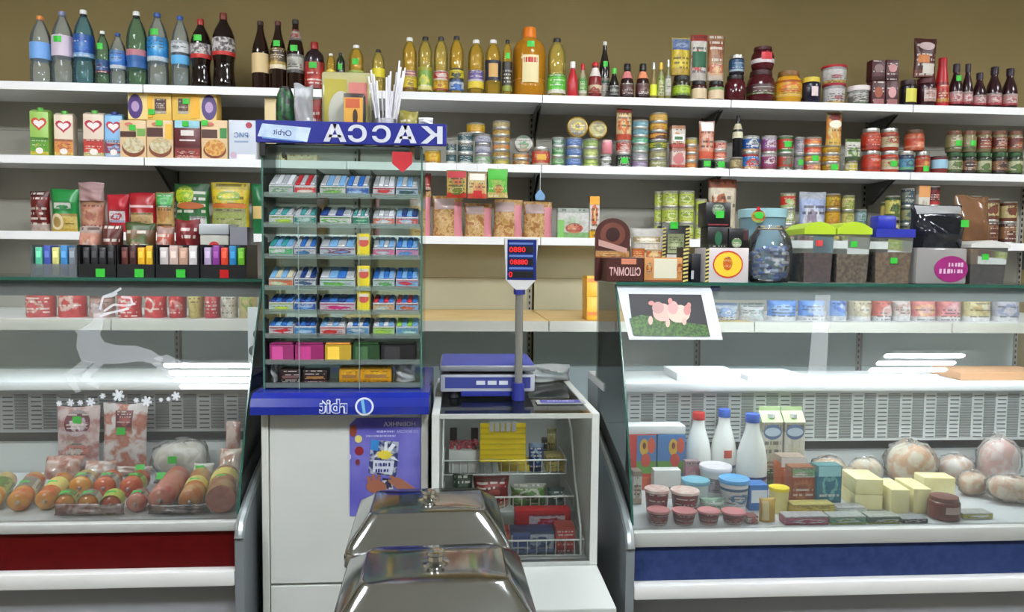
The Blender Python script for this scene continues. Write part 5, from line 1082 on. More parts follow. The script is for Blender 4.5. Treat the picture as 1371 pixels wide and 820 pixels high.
for i, (r, y0) in enumerate(((2, 313), (3, 356), (4, 390))):
    z = rz_[r]+SZ0+.002; X, W, H = geo(478, 495, y0, SYF+.006, z+.004)
    g = T('gum_packet', 'upright yellow gum packet in the %s tier of the clear stand' % tn[r], 'gum', (X, SYF+.008, z+.004), 'yellow upright gum packets')
    rbox(-W/2, W/2, 0, .02, 0, H, .002).obj('packet', mt((226,206,50), .4), g)
    MB().prism(ell(0, H*.62, W*.42, H*.2), -.001, 0).obj('print_oval', mt((200,90,80), .4), g); MB().box(-W*.4, W*.4, -.0015, 0, H*.72, H*.86).obj('print_panel', mt((214,206,190), .4), g)
z8 = rz_[7]+SZ0+.003
for (x0, x1, yt, m, lab, nm) in ((374,403,494,pr((40,24,24),(70,40,40),(30,20,20)),'dark brown chocolate packet in the bottom tier, left','candy_packet'), (405,438,496,pr((36,24,26),(60,36,36),(90,60,60)),'dark brown chocolate packet in the bottom tier, beside the yellow boxes','candy_packet'), (454,481,492,pr((226,170,40),(236,190,60),(206,150,40)),'left yellow box in the bottom tier of the clear stand','candy_box'), (482,524,491,pr((226,170,40),(236,190,60),(206,150,40)),'right yellow box in the bottom tier of the clear stand','candy_box')):
    X, W, H = geo(x0, x1, yt, SYF+.02, z8+.006); g = T(nm, lab, 'candy', (X, SYF+.02, z8+.006))
    rbox(-W/2, W/2, 0, .06, 0, H, .003).obj('pack', m, g, 40); MB().box(-W*.35, W*.35, -.001, 0, H*.3, H*.5).obj('print_panel', mt((150,110,60) if 'yellow' in lab else (110,80,80)), g)
for (x0, x1, lab) in ((362,373,'crumpled clear bag in the bottom left of the stand'), (528,556,'crumpled white bag in the bottom right of the stand')):
    bag('plastic_bag', lab, 'bag', x0, x1, 488, Row(z8+.006, SYF+.03), .05, gl((236,238,240), .45, 1.45, .1), wob=.2)
# ---- things on top of the stand
TZ = SZ1+.003; 
tp = T('stand_roof', 'clear top plate of the till stand carrying small goods', 'plate', (sx, SYF, SZ1+.0005)); MB().box(-sw, sw, 0, SYB-SYF, 0, .0025).obj('plate', ACR, tp)
TR = Row(TZ+.0005, SYF+.01)
X, W, H = geo(368, 394, 119, SYF+.04, TZ); g = T('green_carton', 'dark green bottle-shaped pack on the stand', 'pack', (X, SYF+.05, TZ+.0005))
MB().lathe([(0,0),(W*.45,0),(W*.5,.004),(W*.5,H*.72),(W*.42,H*.9),(W*.3,H),(0,H)], 16).obj('body', pr((14,40,22),(20,90,40),(10,14,12), s=50), g, 40); MB().lathe([(0,H),(W*.3,H),(W*.3,H+.006),(0,H+.006)], 14).obj('cap', BLACK, g, 40)
bag('plastic_bag', 'crumpled clear plastic bag beside the green pack', 'bag', 392, 418, 112, TR, .06, gl((236,238,242), .35, 1.5, .1), wob=.25)
bag('red_packet', 'small red wrapped sweet bag behind the pale tray', 'bag', 415, 430, 132, Row(TZ+.0005, SYF+.09), .04, pr((170,60,60),(200,110,100),(190,170,160)), wob=.15)
X, W, H = geo(430, 497, 96, SYF+.09, TZ); g = T('plastic_tray', 'pale yellow translucent plastic tray standing upright on the stand', 'tray', (X, SYF+.09, TZ+.0005))
rbox(-W/2, W/2, 0, .02, 0, H, .008).obj('tray', gl((240,236,200), .55, 1.4, .1, (216,210,160)), g, 40)
MB().prism(ell(-W*.1, H*.45, W*.26, H*.3), -.002, 0).obj('round_label', gl((236,236,226), .6, 1.4, .1), g); MB().box(W*.05, W*.42, -.0025, -.0005, H*.58, H*.86).obj('red_label', mt((200,120,110), .5), g)
MB().box(-W*.44, W*.0, -.0015, 0, H*.05, H*.9).obj('yellow_label', gl((226,214,110), .6, 1.4, .1), g)
t_, z_ = boxi('tea_box', 'black and yellow box with red foot on the stand', 'box', 460, 487, 125, TR, .05, mt((40,24,22), .4), [(.02,.35,.95,.92,mt((214,160,60))), (.1,.72,.8,.9,mt((190,90,50))), (.45,.4,.7,.7,mt((60,30,20)),'e'), (.02,.02,.95,.28,pr((190,50,40),(90,30,26)))])
X, W, H = geo(500, 532, 128, SYF+.04, TZ); g = T('straw_cup', 'bundle of white drinking straws standing in a clear cup', 'straws', (X, SYF+.05, TZ+.0005))
MB().lathe([(0,0),(W*.38,0),(W*.48,H*.55),(W*.46,H*.55),(W*.36,.002),(0,.002)], 20).obj('cup', gl((244,244,246), .3, 1.4, .05), g, 40)
rnd = random.Random(11)
for k in range(26):
    a = rnd.uniform(0, 6.28); r0 = W*.28*math.sqrt(rnd.random()); r1 = r0+.012+.022*rnd.random(); L = H*rnd.uniform(1.05, 1.75)
    MB().tube([(r0*math.cos(a), r0*math.sin(a), .003), (r1*1.15*math.cos(a), r1*.6*math.sin(a), L)], .0028, 6).obj('straw', mt((232,230,236), .35), g, True)
bag('sweet_packet', 'crumpled olive yellow packet on the right of the stand', 'packet', 534, 560, 148, TR, .04, pr((150,140,50),(180,170,80),(110,100,40)), wob=.2)
bag('sweet_packet', 'small white packet at the right end of the till sign', 'packet', 560, 580, 157, Row(TZ+.0005, SYF+.01), .03, mt((214,216,226), .4), wob=.2, z0=hz1+.001)

# ================================================================== SCALE CABINET
SC0, SC1 = -.072, .408; SF, SB, STZ = 2.10, 2.75, .884; PZ = .44
t = T('candy_cabinet', 'white glazed candy cabinet with wire racks under the scale', 'cabinet', ((SC0+SC1)/2, SF, 0)); ox2 = (SC0+SC1)/2; hw = (SC1-SC0)/2
for q in (-1, 1): rbox(q*hw-(.022 if q > 0 else 0), q*hw+(0 if q > 0 else .022), 0, SB-SF, PZ, STZ+.002, .002).obj('side_panel', WHT, t)
MB().box(-hw+.022, hw-.022, SB-SF-.012, SB-SF, PZ, STZ-.03).obj('back_panel', WHT, t)
rbox(-hw, hw, .0, SB-SF, .0, PZ, .003).obj('lower_body', WHT, t); 
rbox(-hw, hw, -.27, -.001, .0, PZ, .003).obj('front_plinth', mt((196,200,196), .5), t)
MB().box(-hw+.022, hw-.022, .01, SB-SF-.03, STZ-.009, STZ-.001).obj('top_glass', gl((252,254,253), .015, 1.3, .0, (190,206,200)), t)
MB().box(-hw+.022, hw-.022, .0, .012, STZ-.012, STZ).obj('front_rail', mt((206,210,204), .3, .3), t)
MB().box(-hw+.022, hw-.022, SB-SF-.03, SB-SF, STZ-.03, STZ+.0).obj('rear_rail', WHT, t)
MB().box(-hw+.022, hw-.022, .004, .008, PZ+.012, STZ-.012).obj('front_glass', gl((253,255,254), .004, 1.3, 0), t)
MB().box(-hw+.022, hw-.022, .0, .02, PZ, PZ+.012).obj('bottom_rail', mt((190,194,192), .25, .6), t)
MB().box(-hw+.024, hw-.024, .02, SB-SF-.014, PZ, PZ+.003).obj('inner_floor', mt((206,208,206), .4), t)
# wire rack: three baskets stepping forward
rk = T('wire_rack', 'white three-tier wire rack inside the candy cabinet', 'rack', (ox2, SF, 0)); WIRE = mt((226,228,224), .35)
tiers = [(.30, .624, .50), (.20, .534, .42), (.06, .447, .34)]   # front y, floor z, depth
pxr = [(582,762,622), (582,770,673), (582,778,738)]
for i, (y, z, d) in enumerate(tiers):
    xr = hw-.05+.01*i; xl = -hw+.03; h = .046
    bk = MB().tube([(xl,y,z+h),(xr,y,z+h)], .0028).tube([(xl,y,z),(xr,y,z)], .002).tube([(xr,y,z+h),(xr,y+.17,z+h)], .0025).tube([(xl,y,z+h),(xl,y+.17,z+h)], .0025)
    n = 15
    for k in range(n+1):
        x = xl+(xr-xl)*k/n; bk.tube([(x,y,z+h),(x,y,z)], .0013, 4); bk.tube([(x,y,z),(x,y+.17,z)], .0013, 4)
    bk.obj('basket', WIRE, rk)
xr = hw-.04
MB().tube([(xr-.012,.33,.86),(xr,.27,.78),(xr,.18,.65),(xr,.06,.53),(xr,.05,PZ+.009)], .0035).obj('side_wire', WIRE, rk, True)
MB().tube([(-hw+.028,.33,.86),(-hw+.028,.18,.65),(-hw+.028,.05,PZ+.009)], .0035).obj('side_wire', WIRE, rk, True)
def tier_box(name, lab, cat, x0, x1, yt, tier, D, mat, deco=(), off=.008, **k):
    y, z, d = tiers[tier]; return boxi(name, lab, cat, x0, x1, yt, Row(z+.003, SF+y+off), D, mat, deco, **k)
t, z = tier_box('sweet_box', 'white carton of pink sweets in the top rack', 'box', 601, 642, 604, 0, .10, mt((220,220,216), .45))
X, W, H = geo(601, 642, 604, SF+.308, .627); rnd = random.Random(3)
for k in range(30):
    m = MB().lathe([(0,-.008),(.006,-.006),(.008,0),(.006,.006),(0,.008)], 8, (rnd.uniform(-W*.44,W*.44), rnd.uniform(.01,.11), H+rnd.uniform(.002,.009))); m.obj('sweet', pr((206,60,80),(226,120,130)), t, True)
for q in (-1, 1): MB().box(q*W*.36-.012, q*W*.36+.012, .112, .118, H, H+.05).obj('carton_flap', mt((70,60,56), .5), t)
X, W, H = geo(643, 704, 567, SF+.265, .684); 
t = T('yellow_basket', 'bright yellow plastic basket hooked over the top rack', 'basket', (X, SF+.265, .684)); YB = mt((232,204,20), .35)
MB().box(-W/2, W/2, 0, .003, 0, H).obj('front_wall', YB, t); MB().box(-W/2, W/2, .003, .02, 0, .003).obj('bottom_wall', YB, t)
for k in range(6): MB().box(-W/2, W/2, -.003, 0, H*(.1+.15*k), H*(.1+.15*k)+.006).obj('rib', mt((214,184,14), .35), t)
for k in range(5): MB().box(-W*.3+k*.018, -W*.3+k*.018+.013, -.006, -.003, H*.78, H*1.06).obj('silver_tab', mt((200,200,206), .3, .4), t)
MB().tube([(-W/2,-.002,.0),(-W/2,-.006,-.004),(W/2,-.006,-.004),(W/2,-.002,.0)], .004).obj('rim', YB, t)
tier_box('yellow_tray', 'low yellow tray in the top wire basket', 'tray', 668, 712, 622, 0, .10, mt((214,190,60), .4), group=None, off=.02)
bag('sweet_packet', 'blue and white sweet packet upright in the top rack', 'packet', 708, 728, 594, Row(.628, SF+.31), .03, pr((40,70,140),(160,190,220),(20,30,60)))
tier_box('sweet_box', 'beige sweet box at the right of the top rack', 'box', 731, 756, 612, 0, .08, pr((190,170,90),(206,190,120)), off=.01)
tier_box('sweet_box', 'dark upright sweet box behind the beige box', 'box', 726, 745, 588, 0, .03, pr((60,56,50),(90,86,76)), off=.12)
bag('sweet_packet', 'cream packet leaning at the right rack wire', 'packet', 733, 745, 574, Row(.628, SF+.40), .02, pr((206,200,150),(170,160,110)))
for i, (x0, x1, yt, m, lab) in enumerate(((606,633,638,pr((30,60,36),(50,80,50),(20,40,26)),'dark green sweet bag in the middle rack'), (634,682,640,pr((150,30,36),(110,30,30),(200,150,130)),'red and brown sweet bag in the middle rack'), (684,732,650,pr((120,160,90),(220,224,210),(90,130,70)),'green and white sweet bag in the middle rack'), (734,757,655,pr((110,130,130),(80,100,100)),'grey green sweet bag in the middle rack'))):
    bag('sweet_bag', lab, 'bag', x0, x1, yt, Row(.538, SF+.215), .08, m, group='sweet bags in the middle rack', wob=.1)
tier_box('sweet_box', 'red sweet carton with white lettering print in the low rack', 'box', 690, 764, 684, 2, .05, mt((176,24,36), .4), [(.25,.55,.9,.9,pr((226,210,220),(190,40,60),(200,60,110)))], off=.075)
tier_box('sweet_box', 'blue and white card box lying in the low rack', 'box', 684, 742, 712, 2, .06, pr((200,206,220),(60,80,130),(120,140,190)), [(.05,.3,.45,.95,mt((60,80,140)))], off=.012)
tier_box('sweet_box', 'red sweet box at the right of the low rack', 'box', 744, 770, 706, 2, .06, pr((200,36,44),(220,90,80),(170,30,36)), off=.012)
tier_box('sweet_box', 'orange red sweet box at the left of the low rack', 'box', 640, 682, 712, 2, .06, pr((206,80,40),(190,40,36)), off=.012)
bag('plastic_bag', 'crumpled clear bag on the cabinet behind the scale', 'bag', 706, 764, 489, Row(STZ+.004, SF+.55), .08, gl((236,240,240), .4, 1.45, .1), wob=.25)
# small purple sticker on glass top
c = on_z(750, 539, STZ+.001); t = T('price_plate', 'purple rounded label plate lying on the cabinet glass', 'sign', (c.x, c.y, STZ+.0003))
rbox(-.075, .075, -.03, .03, 0, .003, .001).obj('clear_plate', gl((240,244,246), .3, 1.45, .02), t); rbox(-.062, .062, -.02, .02, .0031, .0045, .0005).obj('purple_print', mt((80,80,160), .4), t)
marks(0, .0049, 0, .08, .014, mt((206,206,226)), t, 12, True)

# ---- electronic scale
YS = 2.34; c0 = at(589, 524, YS); c1 = at(716, 524, YS); X = (c0.x+c1.x)/2; W = c1.x-c0.x; zb = STZ+.0006
t = T('electronic_scale', 'blue and silver price scale with a display on a pole', 'scale', (X, YS, zb)); 
zt = at(650, 489, YS).z-zb
rbox(-W/2, W/2, 0, .27, .022, zt*.72, .006).obj('base', mt((170,174,182), .35), t, 40)
MB().box(-W/2+.016, W/2-.014, -.0015, 0, .034, zt*.64).obj('front_plate', mt((50,60,130), .4), t)
for k in range(3): MB().box(-.02+k*.036-.016, -.02+k*.036+.012, -.0025, -.0015, .045, .058).obj('badge_print', mt((200,204,214), .4), t)
for q in (-1, 1):
    for yy in (.03, .24): MB().lathe([(0,0),(.016,0),(.014,.022),(0,.022)], 14, (q*(W/2-.045), yy, 0)).obj('foot', DARK, t, True)
rbox(-W*.28, W*.28, -.004, .05, .008, .024, .003).obj('keypad', NAVY, t, 40)
MB().box(-W/2+.03, W/2-.03, .03, .24, zt*.72, zt*.82).obj('neck', DARK, t)
tr = rbox(-W/2-.002, W/2+.002, -.012, .28, zt*.82, zt, .006).obj('tray', mt((150,154,160), .3, .5), t, 40)
MB().box(-W/2+.004, W/2-.004, -.006, .274, zt, zt+.0015).obj('tray_mat', mt((60,74,170), .4), tr)
pxx = at(694, 520, YS-.02).x-X; zh = at(697, 388, YS-.02).z-zb
MB().tube([(pxx,-.02,.02),(pxx,-.02,zh)], .0125, 16).obj('pole', mt((176,176,172), .25, .7), t, True)
for za, zb_, r in ((-.0, .055, .02), (zh-.015, zh+.018, .018)): MB().lathe([(0,za),(r,za),(r*1.02,za+.01),(r*.92,zb_),(0,zb_)], 18, (pxx,-.02,0)).obj('collar', mt((36,44,130), .4), t, 40)
hp = [(675,319),(720,320),(716,376),(710,382),(704,388),(690,388),(684,382),(677,375)]
hv = [(at(*p, YS-.02).x-X, at(*p, YS-.02).z-zb) for p in hp]
hd = MB().prism(hv, -.038, -.006).obj('display_housing', mt((206,206,206), .4), t)
def quadl(name, x0, y0, x1, y1, m, y, par): 
    p = at((x0+x1)/2, y0, YS-.02); 
    a, b = at(x0, y0, YS-.02), at(x1, y1, YS-.02); return MB().box(a.x-X, b.x-X, y-.001, y, b.z-zb, a.z-zb).obj(name, m, par)
quadl('display_face', 679, 321, 717, 375, mt((30,44,110), .25), -.038, hd)
for k in range(3):
    quadl('caption_bar', 681, 325+16.5*k, 713, 328+16.5*k, mt((90,120,180), .4), -.039, hd)
    quadl('digit_window', 681, 330+16.5*k, 713, 339+16.5*k, BLACK, -.039, hd)
for k, s_ in enumerate(('0880', '08880', '0')):
    p = at((692, 694, 683)[k], 334.5+16.5*k, YS-.02); put_text(s_, p.x-X, -.0405, p.z-zb, .016, emit((220,20,30), .8), hd, True, .01, (.05,.055,.011)[k])

# ================================================================== CHROME BINS IN FRONT
def rring(a, b, r, z, n=6):
    o = []
    for sx_, sy_, q in ((1,1,0), (-1,1,pi/2), (-1,-1,pi), (1,-1,3*pi/2)):
        for k in range(n+1):
            an = q+pi/2*k/n; o.append((sx_*(a-r)+r*math.cos(an), sy_*(b-r)+r*math.sin(an), z))
    return o
def bin_(label, X, Y, ztop, W, D, rot):
    t = T('chrome_bin', label, 'bin', (X, Y, 0), 'chrome lidded bins'); t.rotation_euler[2] = rot
    a, b = W/2, D/2
    def loft(rings, name, mat, cap=True):
        V = []; F = []; n = len(rings[0])
        for r in rings: V += r
        for i in range(len(rings)-1):
            for k in range(n): F.append((i*n+k, i*n+(k+1) % n, (i+1)*n+(k+1) % n, (i+1)*n+k))
        if cap: F.append(tuple(range((len(rings)-1)*n, len(rings)*n)))
        F.append(tuple(range(n))[::-1]); m = MB(); m.add(V, F); return m.obj(name, mat, t, 30)
    CH = mottled((172,175,174), (184,187,186), 6, .13, 1.0)
    loft([rring(a*.93, b*.93, .03, .0), rring(a*.95, b*.95, .035, .02), rring(a*.95, b*.95, .035, ztop-.085)], 'body', CH)
    loft([rring(a*.98, b*.98, .03, ztop-.0845), rring(a, b, .03, ztop-.080), rring(a, b, .03, ztop-.060), rring(a*.985, b*.985, .03, ztop-.052)], 'rim', CH)
    loft([rring(a*.98, b*.98, .03, ztop-.0515), rring(a*.95, b*.93, .03, ztop-.040), rring(a*.76, b*.54, .03, ztop-.006), rring(a*.735, b*.51, .03, ztop-.001), rring(a*.70, b*.47, .028, ztop+.0015), rring(a*.3, b*.22, .02, ztop+.003)], 'lid', CH)
    MB().lathe([(0,ztop+.0025),(.024,ztop+.0025),(.024,ztop+.005),(.014,ztop+.008),(.012,ztop+.014),(.016,ztop+.018),(.015,ztop+.023),(0,ztop+.025)], 24).obj('knob', mt((220,220,218), .08, 1.0), t, 40)
p = at(574, 668, 1.63); bin_('chrome lidded bin with a small knob, the farther of two', p.x, 1.63, p.z-.004, .335, .35, .035)
p = at(583, 752, 1.27); bin_('chrome lidded bin with a small knob, the nearer of two', p.x, 1.27, p.z-.004, .335, .345, .035)

# ================================================================== GOODS IN THE DAIRY CASE
def dk(px, py, zs): p = on_z(px, py, zs+.0006); return Row(zs+.0006, max(2.19, min(p.y, 2.54)))
DZ = ZS_R-.016
def drow(xc, yb): return dk(xc, yb, DZ)
MILK = mt((236,236,230), .25); KG = 'round-bellied milk bottles'
for i, (a, b, yt, yb, cap, lab) in enumerate(((918,953,552,626,REDM,'round milk bottle with a red cap'), (953,987,548,628,mt((50,90,180), .35),'round milk bottle with blue cap and small red emblem'), (988,1028,554,672,mt((50,90,180), .35),'round milk bottle with blue cap and lilac blue band'))):
    rev('milk_bottle', lab, 'bottle', a, b, yt, drow((a+b)/2, yb), 'fat', MILK, cap, [(.04,.28,pr((190,180,210),(60,60,140),(226,224,230)))] if i == 2 else ([(.06,.3,pr((200,206,214),(120,150,190),(230,230,232)))] if i == 1 else [(.04,.2,mt((150,180,170)))]), group=KG, patches=[(.45,.3,.1,mt((200,80,60)))] if i == 1 else [])
for i, (a, b) in enumerate(((1021,1049), (1051,1079))):
    r = drow((a+b)/2, 640); X, W, H = geo(a, b, 566, r.Y, r.z); t = T('milk_carton', ('left','right')[i]+' gable-top milk carton with green top and blue oval', 'carton', (X, r.Y, r.z), 'gable-top milk cartons')
    rbox(-W/2, W/2, 0, W*.95, 0, H, .003).obj('carton', pr((226,222,206),(214,206,180),(200,190,160)), t, 40)
    MB().prismx([(0,H),(W*.95,H),(W*.5,H*1.15),(W*.45,H*1.15)], -W/2, W/2).obj('gable_top', mt((200,222,160), .4), t); MB().box(-W/2, W/2, W*.45, W*.5, H*1.15, H*1.21).obj('seal', mt((206,226,170), .4), t)
    MB().lathe([(0,0),(.012,0),(.012,.014),(0,.014)], 12, (0, W*.2, H*1.06)).obj('cap', WHITE, t, 40)
    decorate(t, W, H, [(.06,.74,.94,.97,mt((90,110,150)),'e'), (.12,.79,.88,.92,mt((190,206,220)),'e'), (.0,.0,1,.3,pr((70,110,40),(90,120,50),(110,60,50))), (.0,.3,1,.42,pr((130,60,50),(200,180,150)))])
KJ = 'painted children drink boxes in the dairy case'
for i, (a, b) in enumerate(((842,879), (881,918))):
    r = drow((a+b)/2, 655); t, z = boxi('drink_box', ('red sided','blue sided')[i]+' picture carton standing under the white box', 'carton', a, b, 582, r, .07, mt(((190,50,40),(60,120,170))[i], .4), [(.3*(1-i),.30,1,.98,mt((70,120,180))), (.3*(1-i),.30,1,.52,mt((100,150,60))), (.4,.62,.72,.92,mt((214,170,50)),'e'), (.68,.66,.96,.94,mt((206,80,50)),'e'), (.45,.42,.8,.66,mt((200,70,50)),'e'), (.5,.74,.62,.86,mt((120,40,40)),'e'), (.3*(1-i),.02,1,.24,mt(((206,90,50),(206,206,196))[i]))], group=KJ)
r = drow(880, 655); boxi('white_box', 'flat white box lying on the two picture cartons', 'box', 840, 918, 571, r, .075, mt((236,234,232), .4), z0=z+.0006)
boxi('white_box', 'small white box with smile print in front of picture cartons', 'box', 876, 912, 630, drow(894, 668), .04, mt((226,222,216), .4), [(.3,.3,.7,.4,mt((150,110,90)))])
boxi('curd_box', 'stack of white butter slabs at the case corner', 'box', 848, 860, 632, drow(854, 676), .05, pr((230,226,214),(190,170,150)))
TG = 'dark red yoghurt cups'; YOG = pr((130,40,46),(150,60,60),(206,180,170)); YL = mottled((230,218,206), (206,160,150), 40, .4)
for i, (a, b, yt, yb) in enumerate(((863,896,654,694), (898,936,656,696), (866,897,682,708), (900,932,683,708), (934,964,683,708), (966,998,684,708))):
    r = drow((a+b)/2, yb)
    if i < 2: tub('yoghurt_cup', ('left','right')[i]+' dark red yoghurt cup in the raised second row', a, b, yt, Row(r.z, 2.245), YOG, YL, TG, z0=r.z, lidh=.1, taper=.8)
    else: tub('yoghurt_cup', '%s dark red yoghurt cup in the front row' % ('first','second','third','fourth')[i-2], a, b, yt, Row(r.z, 2.172), YOG, mt((206,130,130), .4), TG, lidh=.14, taper=.8)
tub('cream_tub', 'tall white cream tub with pinkish lid', 937, 979, 623, drow(957, 676), mt((232,230,226), .35), mt((230,222,226), .35), bands=[(.3,.7,pr((220,216,216),(206,190,200)))])
tub('cream_tub', 'pale blue lidded tub left of the blue-topped bucket', 913, 950, 642, drow(931, 684), mt((206,216,216), .35), mt((120,180,200), .3))
tub('cream_tub', 'white bucket with bright blue lid and round logo', 963, 1003, 640, drow(983, 690), mt((230,232,232), .35), mt((90,160,210), .3), bands=[(.2,.75,pr((226,228,228),(90,140,180),(220,224,226)))], taper=.78)
boxi('butter_box', 'blue and white box beside the blue-lidded bucket', 'box', 1004, 1029, 650, drow(1016, 684), .06, mt((50,110,180), .4), [(.1,.3,.95,.8,mt((224,230,236)))])
boxi('curd_box', 'pinkish box behind the white cream tub', 'box', 918, 938, 618, drow(928, 664), .03, pr((206,150,160),(220,190,190)))
tub('cheese_tub', 'flat tub with bright yellow lid', 1030, 1056, 652, drow(1043, 690), mt((226,214,140), .4), mt((226,200,30), .4), taper=.9)
bag('cheese_wedge', 'yellow brown cheese wedge pack leaning in the front row', 'cheese', 1018, 1040, 668, Row(DZ+.0006, 2.20), .03, mt((200,160,70), .5), [(.1,.9,.1,.5,mt((226,206,150)))])
boxi('curd_box', 'flat white and red curd pack right of the yoghurt cups', 'box', 1001, 1016, 692, Row(DZ+.0006, 2.19), .04, pr((226,214,206),(190,110,100)))
bag('curd_pack', 'green and white curd pack behind the front yoghurt cups', 'pack', 938, 972, 668, Row(DZ+.0006, 2.27), .04, pr((206,222,206),(150,190,160),(230,230,226)))
JX = 'juice boxes in the middle of the dairy case'
boxi('juice_box', 'orange and white juice box, left rear of three', 'box', 1046, 1080, 612, drow(1062, 676), .06, pr((226,120,60),(236,210,190),(214,90,50)), [(.02,.75,.98,.98,mt((236,226,220)))], group=JX, back=.065)
boxi('juice_box', 'brown orange juice box with green top, middle of three', 'box', 1060, 1093, 626, drow(1076, 680), .05, pr((170,90,60),(190,120,80),(150,70,50)), [(.05,.75,.95,.98,pr((150,190,140),(220,214,206)))], group=JX)
boxi('juice_box', 'blue green juice box, right of three', 'box', 1095, 1128, 624, drow(1111, 682), .05, pr((60,130,150),(130,190,190),(50,110,140)), [(.05,.75,.95,.98,mt((150,200,206)))], group=JX)
# cheese blocks
CH1 = mottled((236,222,160), (242,232,180), 20, .5)
def block(lab, x0, x1, yt, r, D, rz, z0=None, slices=1):
    z0 = r.z if z0 is None else z0; X, W, H = geo(x0, x1, yt, r.Y, z0); t = T('cheese_block', lab, 'cheese', (X, r.Y+D/2, z0), 'pale yellow cheese blocks'); t.rotation_euler[2] = rz
    for k in range(slices): rbox(-W/2, W/2, -D/2, D/2, H*k/slices, H*(k+1)/slices-.0008, .003).obj('slice', CH1, t, 40)
    return z0+H
block('tall pale cheese block cut in two layers', 1150, 1185, 642, Row(DZ+.0006, 2.30), .12, -.12, slices=2)
block('low pale cheese block, left of a pair', 1197, 1221, 656, Row(DZ+.0006, 2.26), .13, -.1)
block('low pale cheese block, right of a pair', 1227, 1250, 655, Row(DZ+.0006, 2.26), .13, -.1)
block('pale cheese block behind the brown jar', 1240, 1280, 640, Row(DZ+.0006, 2.40), .07, -.1)
rev('cream_jar', 'brown plastic jar with white oval label in the front row', 'jar', 1246, 1283, 664, Row(DZ+.0006, 2.175), 'jar', mt((110,50,44), .3), mt((120,70,60), .3), patches=[(.5,.5,.3,mt((206,180,170)))])
# wrapped poultry
def lump(name, lab, cat, px, py, pw, ph, Y, cols, seed, film=True, zs=DZ, grp=None):
    c = at(px, py, Y); s = Y/FPX; R = pw*s/2*1.06; H = ph*s*.86; rnd = random.Random(seed); t = T(name, lab, cat, (c.x, Y, zs+.0006), grp)
    ph_ = [rnd.uniform(0, 6.3) for _ in range(8)]
    def shape(k, amp):
        V = []; F = []; n, m_ = 20, 11
        for j in range(m_+1):
            a = pi*j/m_
            for i in range(n):
                b = 2*pi*i/n; w_ = 1+amp*(1.1*math.sin(2*b+ph_[3]-a)+math.sin(3*b+ph_[0]+2*a)+.7*math.sin(5*b+ph_[1]+3*a)+(.7*math.sin(11*b+ph_[2]+7*a) if k == 1 else 0))
                cz = math.cos(a); z = H/2-H/2*k*math.copysign(abs(cz)**.75, cz)*(1+(w_-1)*.6) ; V.append((R*k*math.sin(a)*math.cos(b)*w_, R*.7*k*math.sin(a)*math.sin(b)*w_, max(.001, z)))
        for j in range(m_):
            for i in range(n): F.append((j*n+i, j*n+(i+1) % n, (j+1)*n+(i+1) % n, (j+1)*n+i))
        mm = MB(); mm.v = V; mm.f = F; return mm
    shape(.86, .07).obj('meat', pr(*cols, s=26, rough=.35), t, True)
    if film:
        shape(1.0, .075).obj('wrap', gl((253,253,254), .20, 1.16, .10, (240,234,226)), t, 60)
        m = MB().lathe([(R*.3, H*.86), (R*.08, H*.97), (R*.16, H*1.04), (R*.26, H*1.07)], 7); m.obj('wrap_knot', FILM, t, 60)
    return t
CK = 'wrapped chickens in the dairy case'
lump('wrapped_chicken', 'wrapped chicken behind the juice boxes', 'poultry', 1110, 618, 54, 50, 2.56, ((226,206,180),(214,170,120),(236,226,210)), 1, grp=CK)
lump('wrapped_chicken', 'golden wrapped chicken leg right of the blue juice box', 'poultry', 1137, 640, 28, 46, 2.47, ((220,180,120),(206,150,90),(232,206,160)), 2, grp=CK)
lump('wrapped_chicken', 'pale wrapped chicken left of the largest one', 'poultry', 1160, 622, 44, 46, 2.57, ((230,210,180),(220,190,150),(236,226,206)), 3, grp=CK)
lump('wrapped_chicken', 'largest wrapped chicken with knotted bag top', 'poultry', 1221, 612, 74, 72, 2.57, ((226,196,150),(206,150,100),(236,222,196)), 4, grp=CK)
lump('wrapped_chicken', 'pinkish wrapped chicken right of the largest one', 'poultry', 1280, 620, 50, 48, 2.58, ((230,206,190),(214,170,140),(236,226,216)), 5, grp=CK)
lump('wrapped_chicken', 'pink wrapped meat at the right edge of the case', 'poultry', 1336, 606, 62, 80, 2.57, ((232,200,190),(224,170,160),(240,220,214)), 6, grp=CK)
lump('wrapped_chicken', 'tan wrapped meat under the yellow sticker', 'poultry', 1304, 650, 44, 40, 2.44, ((206,170,130),(190,140,100),(226,206,180)), 7, grp=CK)
lump('wrapped_chicken', 'large tan wrapped piece in the right front', 'poultry', 1352, 665, 60, 46, 2.36, ((214,180,150),(200,150,110),(232,214,190)), 8, grp=CK)
FR = 'flat packs in the front row of the dairy case'
for i, (a, b, yt, Y, m, lab) in enumerate(((1062,1118,676,2.245,pr((226,200,90),(240,222,130),(206,180,110)),'yellow flat pack behind the front row'), (1052,1110,692,2.172,pr((206,130,150),(244,238,238),(190,60,90)),'white and pink flat pack in the front row'), (1113,1160,692,2.172,pr((140,186,160),(244,246,240),(200,206,90)),'white and green flat pack in the front row'), (1164,1206,692,2.172,pr((110,130,116),(232,236,222),(206,214,110)),'green and grey flat pack in the front row'), (1209,1243,695,2.172,pr((60,66,76),(200,204,206),(40,44,60)),'dark flat pack in the front row'), (1122,1160,680,2.26,pr((226,226,222),(244,242,238)),'white flat pack below the blue green juice box'), (1290,1330,688,2.20,pr((206,200,110),(244,242,232)),'white and yellow flat pack at the right edge'))):
    boxi('flat_pack', lab, 'pack', a, b, yt, Row(DZ+.0006, Y), .05, m, group=FR)

